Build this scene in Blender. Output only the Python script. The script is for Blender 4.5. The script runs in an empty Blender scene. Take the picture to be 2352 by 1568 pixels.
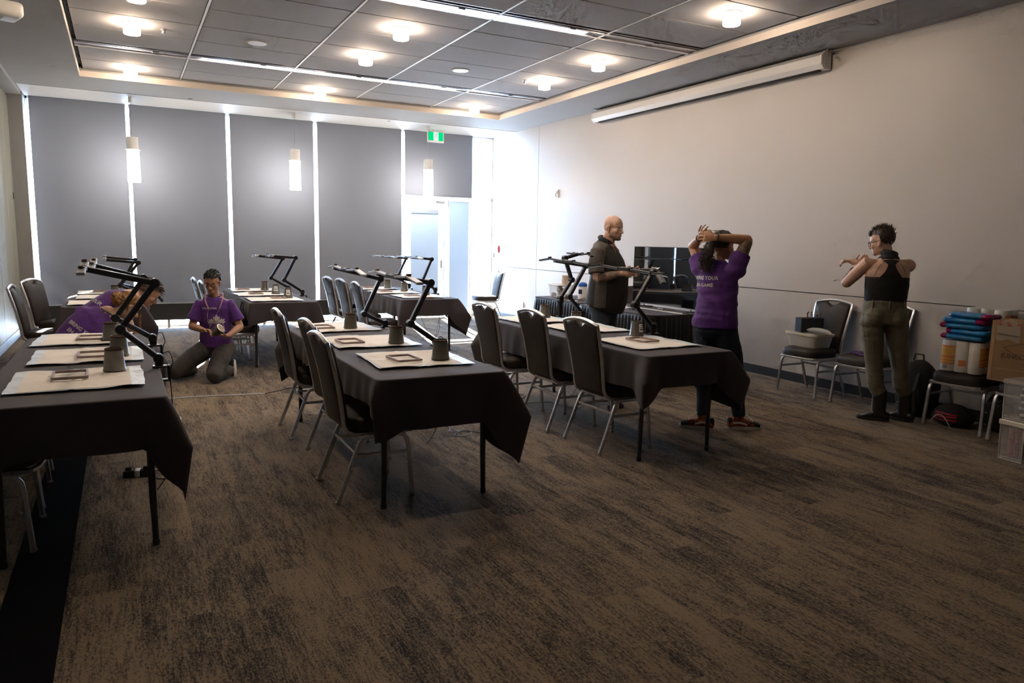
import bpy, bmesh, math, random
from mathutils import Vector, Matrix, noise
from mathutils.bvhtree import BVHTree
C = bpy.context.scene.collection
S = bpy.context.scene
R = math.radians
PI = math.pi
random.seed(7)
# ---------------------------------------------------------------- camera
cam = bpy.data.cameras.new('camera')
cam.sensor_width = 36.0
cam.lens = 36.0 * 1679.3 / 2352
cam.clip_start = 0.05
co = bpy.data.objects.new('camera', cam)
C.objects.link(co)
YAW, PIT, ROL = R(28.008), R(7.8014), R(-1.0584)
fw = Vector((math.sin(YAW) * math.cos(PIT), math.cos(YAW) * math.cos(PIT), -math.sin(PIT)))
rt = Vector((math.cos(YAW), -math.sin(YAW), 0))
dn = fw.cross(rt)
r2 = rt * math.cos(ROL) + dn * math.sin(ROL)
d2 = -rt * math.sin(ROL) + dn * math.cos(ROL)
m = Matrix.Identity(4)
for i in range(3):
    m[i][0] = r2[i]
    m[i][1] = -d2[i]
    m[i][2] = -fw[i]
m[0][3], m[1][3], m[2][3] = 0, 0, 1.5
co.matrix_world = m
S.camera = co
# ---------------------------------------------------------------- view and world
S.view_settings.view_transform = 'Standard'
S.view_settings.look = 'None'
S.view_settings.exposure = 2.38
S.view_settings.gamma = 1.0
S.view_settings.use_curve_mapping = False
S.cycles.max_bounces = 6
S.cycles.diffuse_bounces = 3
S.cycles.glossy_bounces = 2
S.cycles.transmission_bounces = 3
S.cycles.use_adaptive_sampling = True
S.cycles.adaptive_threshold = 0.06
S.cycles.adaptive_min_samples = 12
S.cycles.transparent_max_bounces = 10
S.cycles.caustics_reflective = False
S.cycles.caustics_refractive = False
S.cycles.sample_clamp_indirect = 6.0
S.cycles.use_denoising = True
SKY = 9.5
w = bpy.data.worlds.new('sky')
S.world = w
w.use_nodes = True
nt = w.node_tree
nt.nodes.clear()
wo = nt.nodes.new('ShaderNodeOutputWorld')
wb = nt.nodes.new('ShaderNodeBackground')
wb.inputs[0].default_value = (0.38, 0.64, 1.0, 1)
wb.inputs[1].default_value = SKY
nt.links.new(wb.outputs[0], wo.inputs[0])
# sun: its streaks on the carpet run along (-0.22, -1, -0.67)
sl = bpy.data.lights.new('sun', 'SUN')
sl.energy = 26
sl.angle = R(0.6)
sl.color = (1.0, 0.96, 0.9)
so = bpy.data.objects.new('sun', sl)
C.objects.link(so)
so.location = (8, 20, 9)
so.rotation_euler = Vector((-0.22, -1, -0.67)).to_track_quat('-Z', 'Y').to_euler()
# sky portals in the clear openings of the window wall (sampling guides, they emit nothing)
for (px0, px1, pz0, pz1) in ((-1.17, -1.12, 0.4, 3.5), (0.14, 0.20, 0.4, 3.5), (1.60, 1.68, 0.4, 3.5), (3.03, 3.11, 0.4, 3.5),
                             (4.64, 4.72, 0.0, 3.5), (6.08, 6.5, 0.0, 3.5), (-1.1, 4.65, 0.0, 0.12), (4.72, 6.08, 0.1, 2.3)):
    pl_ = bpy.data.lights.new('sky_portal', 'AREA')
    pl_.shape = 'RECTANGLE'
    pl_.size = px1 - px0
    pl_.size_y = pz1 - pz0
    pl_.cycles.is_portal = True
    po = bpy.data.objects.new('sky_portal', pl_)
    C.objects.link(po)
    po.location = ((px0 + px1) / 2, 13.40, (pz0 + pz1) / 2)
    po.rotation_euler = (R(-90), 0, 0)
LAMP = 18.0      # strength of the warm downlight drums
PEND = 11.0      # pendants
LINE = 7.0      # linear slots


# ---------------------------------------------------------------- materials
def mat(name, col, rough=0.6, metal=0.0, var=0.0, vscale=8.0, bump=0.0, bscale=60.0, spec=0.5, coords='Object', stretch=None,
        trans=0.0, alpha=1.0, sheen=0.0, emit=None, col2=None, detail=4.0, coat=0.0):
    """Principled surface whose colour, roughness and relief come from noise nodes."""
    M = bpy.data.materials.new(name)
    M.use_nodes = True
    n = M.node_tree
    b = n.nodes['Principled BSDF']
    b.inputs['Base Color'].default_value = (*col, 1)
    b.inputs['Roughness'].default_value = rough
    b.inputs['Metallic'].default_value = metal
    b.inputs['Specular IOR Level'].default_value = spec
    b.inputs['Transmission Weight'].default_value = trans
    b.inputs['Alpha'].default_value = alpha
    b.inputs['Sheen Weight'].default_value = sheen
    b.inputs['Coat Weight'].default_value = coat
    if emit:
        b.inputs['Emission Color'].default_value = (*emit[0], 1)
        b.inputs['Emission Strength'].default_value = emit[1]
    tc = n.nodes.new('ShaderNodeTexCoord')
    mp = n.nodes.new('ShaderNodeMapping')
    n.links.new(tc.outputs[coords], mp.inputs[0])
    if stretch:
        mp.inputs['Scale'].default_value = stretch
    if var > 0 or col2:
        nz = n.nodes.new('ShaderNodeTexNoise')
        nz.inputs['Scale'].default_value = vscale
        nz.inputs['Detail'].default_value = detail
        n.links.new(mp.outputs[0], nz.inputs[0])
        rp = n.nodes.new('ShaderNodeValToRGB')
        a = rp.color_ramp.elements
        a[0].position = 0.35
        a[1].position = 0.68
        if col2:
            a[0].color = (*col, 1)
            a[1].color = (*col2, 1)
        else:
            a[0].color = (*[max(0, c * (1 - var)) for c in col], 1)
            a[1].color = (*[min(1, c * (1 + var)) for c in col], 1)
        n.links.new(nz.outputs[0], rp.inputs[0])
        n.links.new(rp.outputs[0], b.inputs['Base Color'])
    if bump > 0:
        n2 = n.nodes.new('ShaderNodeTexNoise')
        n2.inputs['Scale'].default_value = bscale
        n2.inputs['Detail'].default_value = 3
        n.links.new(mp.outputs[0], n2.inputs[0])
        bp = n.nodes.new('ShaderNodeBump')
        bp.inputs['Strength'].default_value = bump
        bp.inputs['Distance'].default_value = 0.01
        n.links.new(n2.outputs[0], bp.inputs['Height'])
        n.links.new(bp.outputs[0], b.inputs['Normal'])
    return M


def emission(name, col, s):
    M = bpy.data.materials.new(name)
    M.use_nodes = True
    n = M.node_tree
    n.nodes.clear()
    o = n.nodes.new('ShaderNodeOutputMaterial')
    e = n.nodes.new('ShaderNodeEmission')
    e.inputs[0].default_value = (*col, 1)
    e.inputs[1].default_value = s
    n.links.new(e.outputs[0], o.inputs[0])
    return M


def carpet_mat():
    M = bpy.data.materials.new('striated_carpet')
    M.use_nodes = True
    n = M.node_tree
    N, L = n.nodes, n.links
    b = N['Principled BSDF']
    b.inputs['Roughness'].default_value = 0.95
    b.inputs['Specular IOR Level'].default_value = 0.15
    tc = N.new('ShaderNodeTexCoord')

    def nz(scale, stretch, detail, rough=0.6):
        mp = N.new('ShaderNodeMapping')
        mp.inputs['Scale'].default_value = stretch
        L.new(tc.outputs['Object'], mp.inputs[0])
        t = N.new('ShaderNodeTexNoise')
        t.inputs['Scale'].default_value = scale
        t.inputs['Detail'].default_value = detail
        t.inputs['Roughness'].default_value = rough
        L.new(mp.outputs[0], t.inputs[0])
        return t.outputs[0]

    def mth(op, a, bb):
        t = N.new('ShaderNodeMath')
        t.operation = op
        for i, v in enumerate((a, bb)):
            if isinstance(v, (int, float)):
                t.inputs[i].default_value = v
            else:
                L.new(v, t.inputs[i])
        return t.outputs[0]
    # each carpet plank shifts the pattern, so the planks read separately
    sp = N.new('ShaderNodeSeparateXYZ')
    L.new(tc.outputs['Object'], sp.inputs[0])
    ix = mth('FLOOR', mth('MULTIPLY', sp.outputs[0], 4.0), 0)
    iy = mth('FLOOR', mth('ADD', sp.outputs[1], mth('MULTIPLY', ix, .37)), 0)
    cb_ = N.new('ShaderNodeCombineXYZ')
    L.new(ix, cb_.inputs[0])
    L.new(iy, cb_.inputs[1])
    wn = N.new('ShaderNodeTexWhiteNoise')
    L.new(cb_.outputs[0], wn.inputs[0])
    vm = N.new('ShaderNodeVectorMath')
    vm.operation = 'MULTIPLY_ADD'
    L.new(wn.outputs['Color'], vm.inputs[0])
    vm.inputs[1].default_value = (3, 3, 3)
    L.new(tc.outputs['Object'], vm.inputs[2])

    def nv(stretch, detail, rough=0.6):
        mp = N.new('ShaderNodeMapping')
        mp.inputs['Scale'].default_value = stretch
        L.new(vm.outputs[0], mp.inputs[0])
        t = N.new('ShaderNodeTexNoise')
        t.inputs['Scale'].default_value = 1.0
        t.inputs['Detail'].default_value = detail
        t.inputs['Roughness'].default_value = rough
        L.new(mp.outputs[0], t.inputs[0])
        return t.outputs[0]
    streak = nv((90, 8, 1), 5, 0.8)
    broad = nv((9, 2.0, 1), 3, 0.6)
    fine = nv((140, 70, 1), 2, 0.6)
    patch = nz(1.0, (1.1, 0.7, 1), 3, 0.6)
    v = mth('ADD', mth('MULTIPLY', streak, 0.36), mth('ADD', mth('MULTIPLY', fine, 0.32), mth('ADD', mth('MULTIPLY', patch, 0.14), mth('ADD', mth('MULTIPLY', broad, 0.24), mth('MULTIPLY', wn.outputs['Value'], 0.04)))))
    rp = N.new('ShaderNodeValToRGB')
    e = rp.color_ramp.elements
    e[0].position = 0.465
    e[0].color = (0.028, 0.026, 0.027, 1)
    e[1].position = 0.592
    e[1].color = (0.25, 0.195, 0.135, 1)
    k = e.new(0.525)
    k.color = (0.125, 0.099, 0.076, 1)
    L.new(v, rp.inputs[0])
    L.new(rp.outputs[0], b.inputs['Base Color'])
    bp = N.new('ShaderNodeBump')
    bp.inputs['Strength'].default_value = 0.5
    bp.inputs['Distance'].default_value = 0.006
    L.new(v, bp.inputs['Height'])
    L.new(bp.outputs[0], b.inputs['Normal'])
    return M


def pane_mat(name, tint=(1, 1, 1)):
    M = bpy.data.materials.new(name)
    M.use_nodes = True
    n = M.node_tree
    n.nodes.clear()
    o = n.nodes.new('ShaderNodeOutputMaterial')
    mx = n.nodes.new('ShaderNodeMixShader')
    t = n.nodes.new('ShaderNodeBsdfTransparent')
    t.inputs[0].default_value = (*tint, 1)
    g = n.nodes.new('ShaderNodeBsdfGlossy')
    g.inputs['Roughness'].default_value = 0.02
    fr = n.nodes.new('ShaderNodeFresnel')
    fr.inputs[0].default_value = 1.45
    n.links.new(fr.outputs[0], mx.inputs[0])
    n.links.new(t.outputs[0], mx.inputs[1])
    n.links.new(g.outputs[0], mx.inputs[2])
    n.links.new(mx.outputs[0], o.inputs[0])
    return M


def plastic_film(name, col, op=0.5, rough=0.25):
    """clear or milky thin plastic: part transparent, part diffuse and glossy"""
    M = bpy.data.materials.new(name)
    M.use_nodes = True
    n = M.node_tree
    b = n.nodes['Principled BSDF']
    b.inputs['Base Color'].default_value = (*col, 1)
    b.inputs['Roughness'].default_value = rough
    b.inputs['Alpha'].default_value = op
    tc = n.nodes.new('ShaderNodeTexCoord')
    z = n.nodes.new('ShaderNodeTexNoise')
    z.inputs['Scale'].default_value = 18
    n.links.new(tc.outputs['Object'], z.inputs[0])
    bp = n.nodes.new('ShaderNodeBump')
    bp.inputs['Strength'].default_value = 0.3
    n.links.new(z.outputs[0], bp.inputs['Height'])
    n.links.new(bp.outputs[0], b.inputs['Normal'])
    return M


def shade_fabric(name, col, trans, tcol=(1, 1, 1)):
    """roller shade: diffuse cloth that lets a share of the daylight through"""
    M = bpy.data.materials.new(name)
    M.use_nodes = True
    n = M.node_tree
    n.nodes.clear()
    o = n.nodes.new('ShaderNodeOutputMaterial')
    mx = n.nodes.new('ShaderNodeMixShader')
    d = n.nodes.new('ShaderNodeBsdfDiffuse')
    t = n.nodes.new('ShaderNodeBsdfTranslucent')
    mx.inputs[0].default_value = trans
    d.inputs[0].default_value = (*col, 1)
    t.inputs[0].default_value = (*tcol, 1)
    tc = n.nodes.new('ShaderNodeTexCoord')
    z = n.nodes.new('ShaderNodeTexNoise')
    z.inputs['Scale'].default_value = 300
    n.links.new(tc.outputs['Object'], z.inputs[0])
    bp = n.nodes.new('ShaderNodeBump')
    bp.inputs['Strength'].default_value = 0.08
    n.links.new(z.outputs[0], bp.inputs['Height'])
    n.links.new(bp.outputs[0], d.inputs['Normal'])
    n.links.new(d.outputs[0], mx.inputs[1])
    n.links.new(t.outputs[0], mx.inputs[2])
    n.links.new(mx.outputs[0], o.inputs[0])
    return M


def wood_mat(name, a, b_, scale=3.0):
    M = mat(name, a, 0.45, col2=b_, vscale=scale, stretch=(6, 6, 0.5), detail=8, bump=0.05, bscale=30)
    return M


M = {}
M['carpet'] = carpet_mat()
M['wall'] = mat('wall_panel_paint', (0.52, 0.485, 0.455), 0.42, var=0.015, vscale=2, bump=0.03, bscale=220)
M['groove'] = mat('groove_shadow_backing', (0.30, 0.27, 0.24), 0.8, var=0.05)
M['soffit'] = mat('soffit_paint', (0.34, 0.345, 0.355), 0.8, var=0.02, vscale=3, bump=0.03, bscale=150)
M['tile'] = mat('acoustic_ceiling_panel', (0.32, 0.32, 0.335), 0.85, var=0.03, vscale=60, bump=0.06, bscale=300)
M['tbar'] = mat('white_ceiling_grid', (0.75, 0.76, 0.78), 0.45, var=0.02)
M['dark_gap'] = mat('dark_reveal', (0.015, 0.013, 0.012), 0.8, var=0.1)
M['slot'] = mat('slot_diffuser_metal', (0.30, 0.30, 0.32), 0.35, 0.6, var=0.05)
M['base'] = mat('rubber_baseboard', (0.022, 0.020, 0.019), 0.5, var=0.1, vscale=20)
M['partition'] = wood_mat('partition_veneer', (0.22, 0.225, 0.19), (0.31, 0.305, 0.25), 1.5)
M['alu'] = mat('brushed_aluminium_trim', (0.55, 0.57, 0.6), 0.3, 0.8, var=0.05, vscale=30)
M['winframe'] = mat('white_window_frame', (0.75, 0.77, 0.8), 0.4, var=0.02)
M['pane'] = pane_mat('window_glass', (0.97, 0.99, 1))
M['blind'] = shade_fabric('grey_roller_shade', (0.205, 0.215, 0.250), 0.0006, (0.5, 0.7, 1))
M['shade'] = shade_fabric('translucent_door_shade', (0.5, 0.65, 0.85), 0.05, (0.55, 0.78, 1.0))
M['ground'] = mat('outside_concrete', (0.55, 0.55, 0.55), 0.9, var=0.1)
M['black_metal'] = mat('black_powder_coat', (0.016, 0.017, 0.019), 0.42, 0.0, var=0.1, vscale=30)
M['lamp_black'] = mat('black_lamp_aluminium', (0.022, 0.023, 0.027), 0.32, 0.35, var=0.1, vscale=40)
M['lamp_grey'] = mat('grey_lamp_aluminium', (0.42, 0.45, 0.50), 0.3, 0.45, var=0.06, vscale=40)
M['lamp_knob'] = mat('brown_bronze_hinge', (0.10, 0.065, 0.045), 0.35, 0.4, var=0.15, vscale=60)
M['led'] = mat('unlit_led_diffuser', (0.75, 0.78, 0.80), 0.3, var=0.02)
M['chair_metal'] = mat('champagne_grey_chair_metal', (0.56, 0.57, 0.60), 0.32, 0.8, var=0.08, vscale=25)
M['glide'] = mat('clear_foot_glide', (0.45, 0.42, 0.38), 0.15, 0.2, var=0.1)
M['vinyl'] = mat('dark_brown_chair_vinyl', (0.030, 0.023, 0.0195), 0.55, var=0.18, vscale=7, bump=0.12, bscale=260, spec=0.3)
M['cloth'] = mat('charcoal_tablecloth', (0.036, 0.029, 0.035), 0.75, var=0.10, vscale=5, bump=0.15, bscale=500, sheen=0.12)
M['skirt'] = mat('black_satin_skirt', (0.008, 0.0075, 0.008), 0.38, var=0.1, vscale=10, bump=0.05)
M['table_leg'] = mat('dark_grey_table_leg', (0.035, 0.038, 0.043), 0.4, 0.3, var=0.1, vscale=20)
M['table_top'] = mat('grey_laminate_top', (0.25, 0.25, 0.25), 0.6, var=0.05)
M['pad_blue'] = mat('pad_backing_plastic', (0.72, 0.80, 0.84), 0.4, var=0.06, vscale=9, bump=0.35, bscale=18)
M['pad_cream'] = mat('cream_absorbent_sheet', (0.90, 0.85, 0.78), 0.85, var=0.05, vscale=6, bump=0.25, bscale=14)
M['cup'] = mat('grey_plastic_pot', (0.125, 0.12, 0.102), 0.30, var=0.10, vscale=14, coat=0.2)
M['cup_light'] = mat('light_grey_stained_pot', (0.25, 0.24, 0.22), 0.28, var=0.15, vscale=25, coat=0.3)
M['stain'] = mat('brown_paint_residue', (0.07, 0.035, 0.02), 0.5, var=0.5, vscale=60)
M['label'] = mat('white_paper_label', (0.8, 0.8, 0.78), 0.6, var=0.03)
M['ink'] = mat('black_print', (0.02, 0.02, 0.02), 0.6, var=0.05)
M['frame_brown'] = mat('pinkish_brown_clay_frame', (0.33, 0.24, 0.21), 0.45, var=0.15, vscale=30)
M['white'] = mat('white_plastic', (0.78, 0.78, 0.77), 0.4, var=0.02)
M['screen_case'] = mat('off_white_screen_housing', (0.66, 0.64, 0.62), 0.4, var=0.02)
M['red'] = mat('red_fire_alarm', (0.55, 0.02, 0.03), 0.4, var=0.05)
M['downlight'] = emission('lit_downlight_glass', (1.0, 0.76, 0.55), LAMP)
M['pendant_lit'] = emission('lit_pendant_glass', (1.0, 0.93, 0.84), PEND)
M['line_lit'] = emission('lit_linear_diffuser', (1.0, 0.92, 0.86), LINE)
M['frost'] = mat('frosted_pendant_cap', (0.82, 0.83, 0.84), 0.4, var=0.04, vscale=50)
M['exit_green'] = emission('lit_exit_sign_green', (0.0, 0.42, 0.13), 0.36)
M['exit_white'] = emission('lit_exit_sign_white', (0.85, 1.0, 0.9), 0.4)
M['tv'] = mat('glossy_television_glass', (0.004, 0.005, 0.007), 0.022, var=0.05, vscale=2, spec=1.0)
M['skin'] = mat('fair_skin', (0.62, 0.385, 0.28), 0.48, var=0.10, vscale=14, bump=0.04, bscale=120)
M['skin_tan'] = mat('olive_tan_skin', (0.50, 0.265, 0.145), 0.45, var=0.10, vscale=14, bump=0.04, bscale=120)
M['skin_warm'] = mat('warm_skin', (0.46, 0.255, 0.165), 0.48, var=0.08, vscale=14, bump=0.04, bscale=120)
M['purple'] = mat('purple_cotton_shirt', (0.094, 0.022, 0.215), 0.8, var=0.14, vscale=9, bump=0.6, bscale=16, sheen=0.15)
M['print_white'] = mat('white_shirt_print', (0.62, 0.60, 0.62), 0.7, var=0.04)
M['black_shirt'] = mat('black_work_shirt', (0.016, 0.014, 0.0135), 0.7, var=0.15, vscale=8, bump=0.35, bscale=18)
M['grey_shirt'] = mat('charcoal_work_shirt', (0.085, 0.072, 0.062), 0.75, var=0.12, vscale=8, bump=0.35, bscale=18)
M['jeans_blue'] = mat('washed_blue_jeans', (0.045, 0.062, 0.09), 0.85, var=0.3, vscale=10, bump=0.3, bscale=60)
M['jeans_dark'] = mat('dark_blue_jeans', (0.006, 0.015, 0.030), 0.8, var=0.3, vscale=10, bump=0.3, bscale=40)
M['jeans_grey'] = mat('faded_dark_grey_jeans', (0.060, 0.055, 0.052), 0.85, var=0.25, vscale=7, bump=0.4, bscale=26)
M['olive'] = mat('olive_green_skinny_trousers', (0.135, 0.125, 0.083), 0.8, var=0.16, vscale=9, bump=0.5, bscale=20)
M['hair_black'] = mat('black_hair', (0.008, 0.007, 0.008), 0.45, var=0.3, vscale=50, bump=0.5, bscale=90)
M['hair_dark'] = mat('dark_brown_hair', (0.030, 0.019, 0.014), 0.5, var=0.4, vscale=50, bump=0.5, bscale=90)
M['hair_brown'] = mat('brown_hair', (0.075, 0.048, 0.032), 0.5, var=0.4, vscale=50, bump=0.5, bscale=90)
M['hair_blond'] = mat('auburn_blond_hair', (0.30, 0.145, 0.045), 0.5, var=0.5, vscale=40, bump=0.6, bscale=60)
M['eye_white'] = mat('eye_white', (0.6, 0.58, 0.55), 0.2, var=0.02)
M['eye_dark'] = mat('dark_iris', (0.02, 0.012, 0.008), 0.15, var=0.1)
M['lip'] = mat('lip', (0.42, 0.19, 0.145), 0.45, var=0.08)
M['stubble'] = mat('grey_stubble', (0.22, 0.15, 0.115), 0.8, var=0.3, vscale=120)
M['tattoo'] = mat('tattooed_skin', (0.34, 0.22, 0.16), 0.5, col2=(0.075, 0.06, 0.05), vscale=26, detail=6)
M['black_rubber'] = mat('black_rubber', (0.012, 0.012, 0.012), 0.55, var=0.1)
M['black_leather'] = mat('black_boot_leather', (0.014, 0.012, 0.012), 0.3, var=0.2, vscale=20, bump=0.3, bscale=60)
M['black_cloth'] = mat('black_fabric', (0.007, 0.007, 0.008), 0.85, var=0.2, vscale=12, bump=0.3, bscale=40)
M['scarf'] = mat('charcoal_neck_gaiter', (0.030, 0.030, 0.034), 0.85, var=0.2, vscale=12, bump=0.3, bscale=40)
M['sole'] = mat('white_rubber_sole', (0.62, 0.58, 0.52), 0.55, var=0.05)
M['shoe_print'] = mat('orange_red_patterned_canvas', (0.02, 0.008, 0.006), 0.7, col2=(0.62, 0.13, 0.03), vscale=55, detail=3)
M['lanyard_dark'] = mat('dark_printed_lanyard', (0.03, 0.015, 0.035), 0.6, col2=(0.5, 0.45, 0.5), vscale=90)
M['lanyard_pink'] = mat('pink_white_lanyard', (0.30, 0.01, 0.08), 0.6, col2=(0.55, 0.38, 0.46), vscale=160)
M['cardboard'] = mat('brown_cardboard', (0.25, 0.145, 0.065), 0.8, var=0.08, vscale=5, bump=0.1, bscale=60)
M['tape'] = plastic_film('clear_packing_tape', (0.55, 0.48, 0.40), 0.55, 0.12)
M['film'] = plastic_film('clear_plastic_wrap', (0.75, 0.75, 0.73), 0.45, 0.12)
M['tubclear'] = plastic_film('milky_clear_tub', (0.66, 0.64, 0.58), 0.62, 0.3)
M['tubthin'] = plastic_film('clear_box_plastic', (0.62, 0.60, 0.60), 0.36, 0.18)
M['tublid'] = mat('cream_plastic_lid', (0.60, 0.55, 0.44), 0.4, var=0.03)
M['blue_pack'] = mat('blue_printed_plastic_pack', (0.015, 0.20, 0.46), 0.25, var=0.22, vscale=35, bump=0.4, bscale=22)
M['magenta'] = mat('magenta_plastic_pack_end', (0.26, 0.005, 0.085), 0.25, var=0.2, vscale=20, bump=0.4, bscale=22)
M['towel_white'] = mat('white_paper_roll', (0.70, 0.67, 0.62), 0.6, var=0.05, vscale=12, bump=0.25, bscale=30)
M['towel_orange'] = mat('orange_printed_wrapper', (0.78, 0.20, 0.012), 0.3, var=0.1, vscale=12)
M['towel_yellow'] = mat('yellow_printed_wrapper', (0.85, 0.42, 0.02), 0.3, var=0.1, vscale=12)
M['blue_lid'] = mat('blue_plastic_lid', (0.02, 0.13, 0.50), 0.35, var=0.05)
M['blue_label'] = mat('dark_blue_label', (0.015, 0.03, 0.12), 0.5, var=0.05)
M['kraft'] = mat('kraft_paper_roll', (0.55, 0.44, 0.34), 0.8, var=0.04)
M['yellow'] = mat('yellow_plastic', (0.70, 0.36, 0.03), 0.35, var=0.05)
M['blue_pl'] = mat('bright_blue_plastic', (0.03, 0.22, 0.55), 0.35, var=0.05)
M['bin_grey'] = mat('grey_brown_box', (0.13, 0.12, 0.11), 0.6, var=0.05)
M['red_cloth'] = mat('red_striped_fabric', (0.36, 0.008, 0.02), 0.7, var=0.2, vscale=15, bump=0.3)
M['purple_pack'] = mat('purple_foil_wrapper', (0.05, 0.015, 0.14), 0.25, var=0.5, vscale=30, bump=0.5, bscale=40)
M['cable_black'] = mat('black_cable', (0.012, 0.012, 0.012), 0.5, var=0.1)
M['cable_white'] = mat('white_cable', (0.62, 0.60, 0.56), 0.5, var=0.05)
M['metal_shine'] = mat('bright_steel', (0.6, 0.62, 0.65), 0.18, 1.0, var=0.03)
M['red_paint'] = mat('dull_red_paint_pots', (0.42, 0.09, 0.07), 0.5, var=0.3, vscale=30)
M['dark_paint'] = mat('dark_paint_pots', (0.035, 0.03, 0.035), 0.5, var=0.3, vscale=30)


# ---------------------------------------------------------------- mesh helpers
class MB:
    """collects shapes into one bmesh that becomes one object"""

    def __init__(self):
        self.bm = bmesh.new()

    def box(self, c, s, bev=0.0, rot=None, seg=1):
        mm = Matrix.Translation(c)
        if rot is not None:
            mm = mm @ (Matrix.Rotation(rot, 4, 'Z') if isinstance(rot, (int, float)) else rot.to_4x4())
        mm = mm @ Matrix.Diagonal((s[0], s[1], s[2], 1))
        g = bmesh.ops.create_cube(self.bm, size=1.0, matrix=mm)
        if bev > 0:
            vs = set(g['verts'])
            ed = [e for e in self.bm.edges if e.verts[0] in vs and e.verts[1] in vs]
            bmesh.ops.bevel(self.bm, geom=ed, offset=bev, segments=seg, affect='EDGES', profile=0.5)
        return self

    def span(self, a, b, bev=0.0):
        c = [(a[i] + b[i]) / 2 for i in range(3)]
        s = [abs(b[i] - a[i]) for i in range(3)]
        return self.box(c, s, bev)

    def ring_loft(self, rings, cap0=True, cap1=True, closed=False):
        bm = self.bm
        vr = [[bm.verts.new(p) for p in r] for r in rings]
        n = len(vr[0])
        rng = range(len(vr)) if closed else range(len(vr) - 1)
        for i in rng:
            a, b = vr[i], vr[(i + 1) % len(vr)]
            for j in range(n):
                k = (j + 1) % n
                try:
                    bm.faces.new((a[j], a[k], b[k], b[j]))
                except ValueError:
                    pass
        if not closed:
            if cap0:
                bm.faces.new(list(reversed(vr[0])))
            if cap1:
                bm.faces.new(vr[-1])
        return self

    def tube(self, pts, r, n=8, r2=None, up=(0, 0, 1), sq=False, closed=False):
        """swept tube; r may be a list; r2 gives the second half-width; sq makes a rounded square section"""
        P = [Vector(p) for p in pts]
        m_ = len(P)
        rs = r if isinstance(r, (list, tuple)) else [r] * m_
        r2s = r2 if isinstance(r2, (list, tuple)) else ([r2] * m_ if r2 else rs)
        rings = []
        pu = None
        for i in range(m_):
            if closed:
                t = P[(i + 1) % m_] - P[i - 1]
            elif i == 0:
                t = P[1] - P[0]
            elif i == m_ - 1:
                t = P[-1] - P[-2]
            else:
                t = (P[i + 1] - P[i]).normalized() + (P[i] - P[i - 1]).normalized()
            t = t.normalized() if t.length > 1e-9 else Vector((0, 0, 1))
            u = Vector(up) if pu is None else pu
            if abs(u.dot(t)) > 0.95 and pu is None:
                u = Vector((1, 0, 0)) if abs(t.x) < 0.8 else Vector((0, 1, 0))
            s = t.cross(u)
            if s.length < 1e-6:
                s = t.cross(Vector((0.3, 1, 0.2)))
            s.normalize()
            u2 = s.cross(t).normalized()
            pu = u2
            k = 1.0
            ring = []
            if sq:
                for (a, b) in ((1, .7), (.7, 1), (-.7, 1), (-1, .7), (-1, -.7), (-.7, -1), (.7, -1), (1, -.7)):
                    ring.append(P[i] + s * a * rs[i] * k + u2 * b * r2s[i])
            else:
                for j in range(n):
                    a = 2 * PI * j / n
                    ring.append(P[i] + s * math.cos(a) * rs[i] + u2 * math.sin(a) * r2s[i])
            rings.append(ring)
        return self.ring_loft(rings, closed=closed)

    def lathe(self, prof, c=(0, 0, 0), n=24, axis='Z', cap=True):
        rings = []
        for (r, z) in prof:
            ring = []
            for j in range(n):
                a = 2 * PI * j / n
                p = (r * math.cos(a), r * math.sin(a), z)
                if axis == 'X':
                    p = (z, p[0], p[1])
                elif axis == 'Y':
                    p = (p[0], -z, p[1])
                ring.append(Vector(c) + Vector(p))
            rings.append(ring)
        return self.ring_loft(rings, cap, cap)

    def prism(self, poly, d, org=(0, 0, 0), ux=(1, 0, 0), uy=(0, 1, 0), bev=0.0):
        """extrudes the 2-D polygon by d along ux x uy"""
        o, ux, uy = Vector(org), Vector(ux), Vector(uy)
        nrm = ux.cross(uy).normalized()
        a = [self.bm.verts.new(o + ux * p[0] + uy * p[1]) for p in poly]
        b = [self.bm.verts.new(o + ux * p[0] + uy * p[1] + nrm * d) for p in poly]
        n = len(poly)
        fs = [self.bm.faces.new(list(reversed(a))), self.bm.faces.new(b)]
        for j in range(n):
            k = (j + 1) % n
            fs.append(self.bm.faces.new((a[j], a[k], b[k], b[j])))
        if bev > 0:
            ed = list({e for f in fs[:2] for e in f.edges})
            bmesh.ops.bevel(self.bm, geom=ed, offset=bev, segments=2, affect='EDGES', profile=0.5)
        return self

    def ball(self, c, r, sc=(1, 1, 1), u=12, v=8, rot=None):
        mm = Matrix.Translation(c)
        if rot is not None:
            mm = mm @ rot.to_4x4()
        mm = mm @ Matrix.Diagonal((sc[0] * r, sc[1] * r, sc[2] * r, 1))
        bmesh.ops.create_uvsphere(self.bm, u_segments=u, v_segments=v, radius=1.0, matrix=mm)
        return self

    def grid(self, fn, nu, nv):
        vs = [[self.bm.verts.new(fn(i / nu, j / nv)) for j in range(nv + 1)] for i in range(nu + 1)]
        for i in range(nu):
            for j in range(nv):
                self.bm.faces.new((vs[i][j], vs[i + 1][j], vs[i + 1][j + 1], vs[i][j + 1]))
        return self

    def build(self, name, material, parent=None, smooth=35, loc=None, solid=0.0):
        me = bpy.data.meshes.new(name)
        bmesh.ops.recalc_face_normals(self.bm, faces=self.bm.faces)
        self.bm.to_mesh(me)
        self.bm.free()
        mats = material if isinstance(material, (list, tuple)) else [material]
        for x in mats:
            me.materials.append(x)
        if smooth:
            for p in me.polygons:
                p.use_smooth = True
            me.set_sharp_from_angle(angle=R(smooth))
        o = bpy.data.objects.new(name, me)
        C.objects.link(o)
        if solid:
            sm = o.modifiers.new('thickness', 'SOLIDIFY')
            sm.thickness = solid
        if parent is not None:
            o.parent = parent
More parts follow.
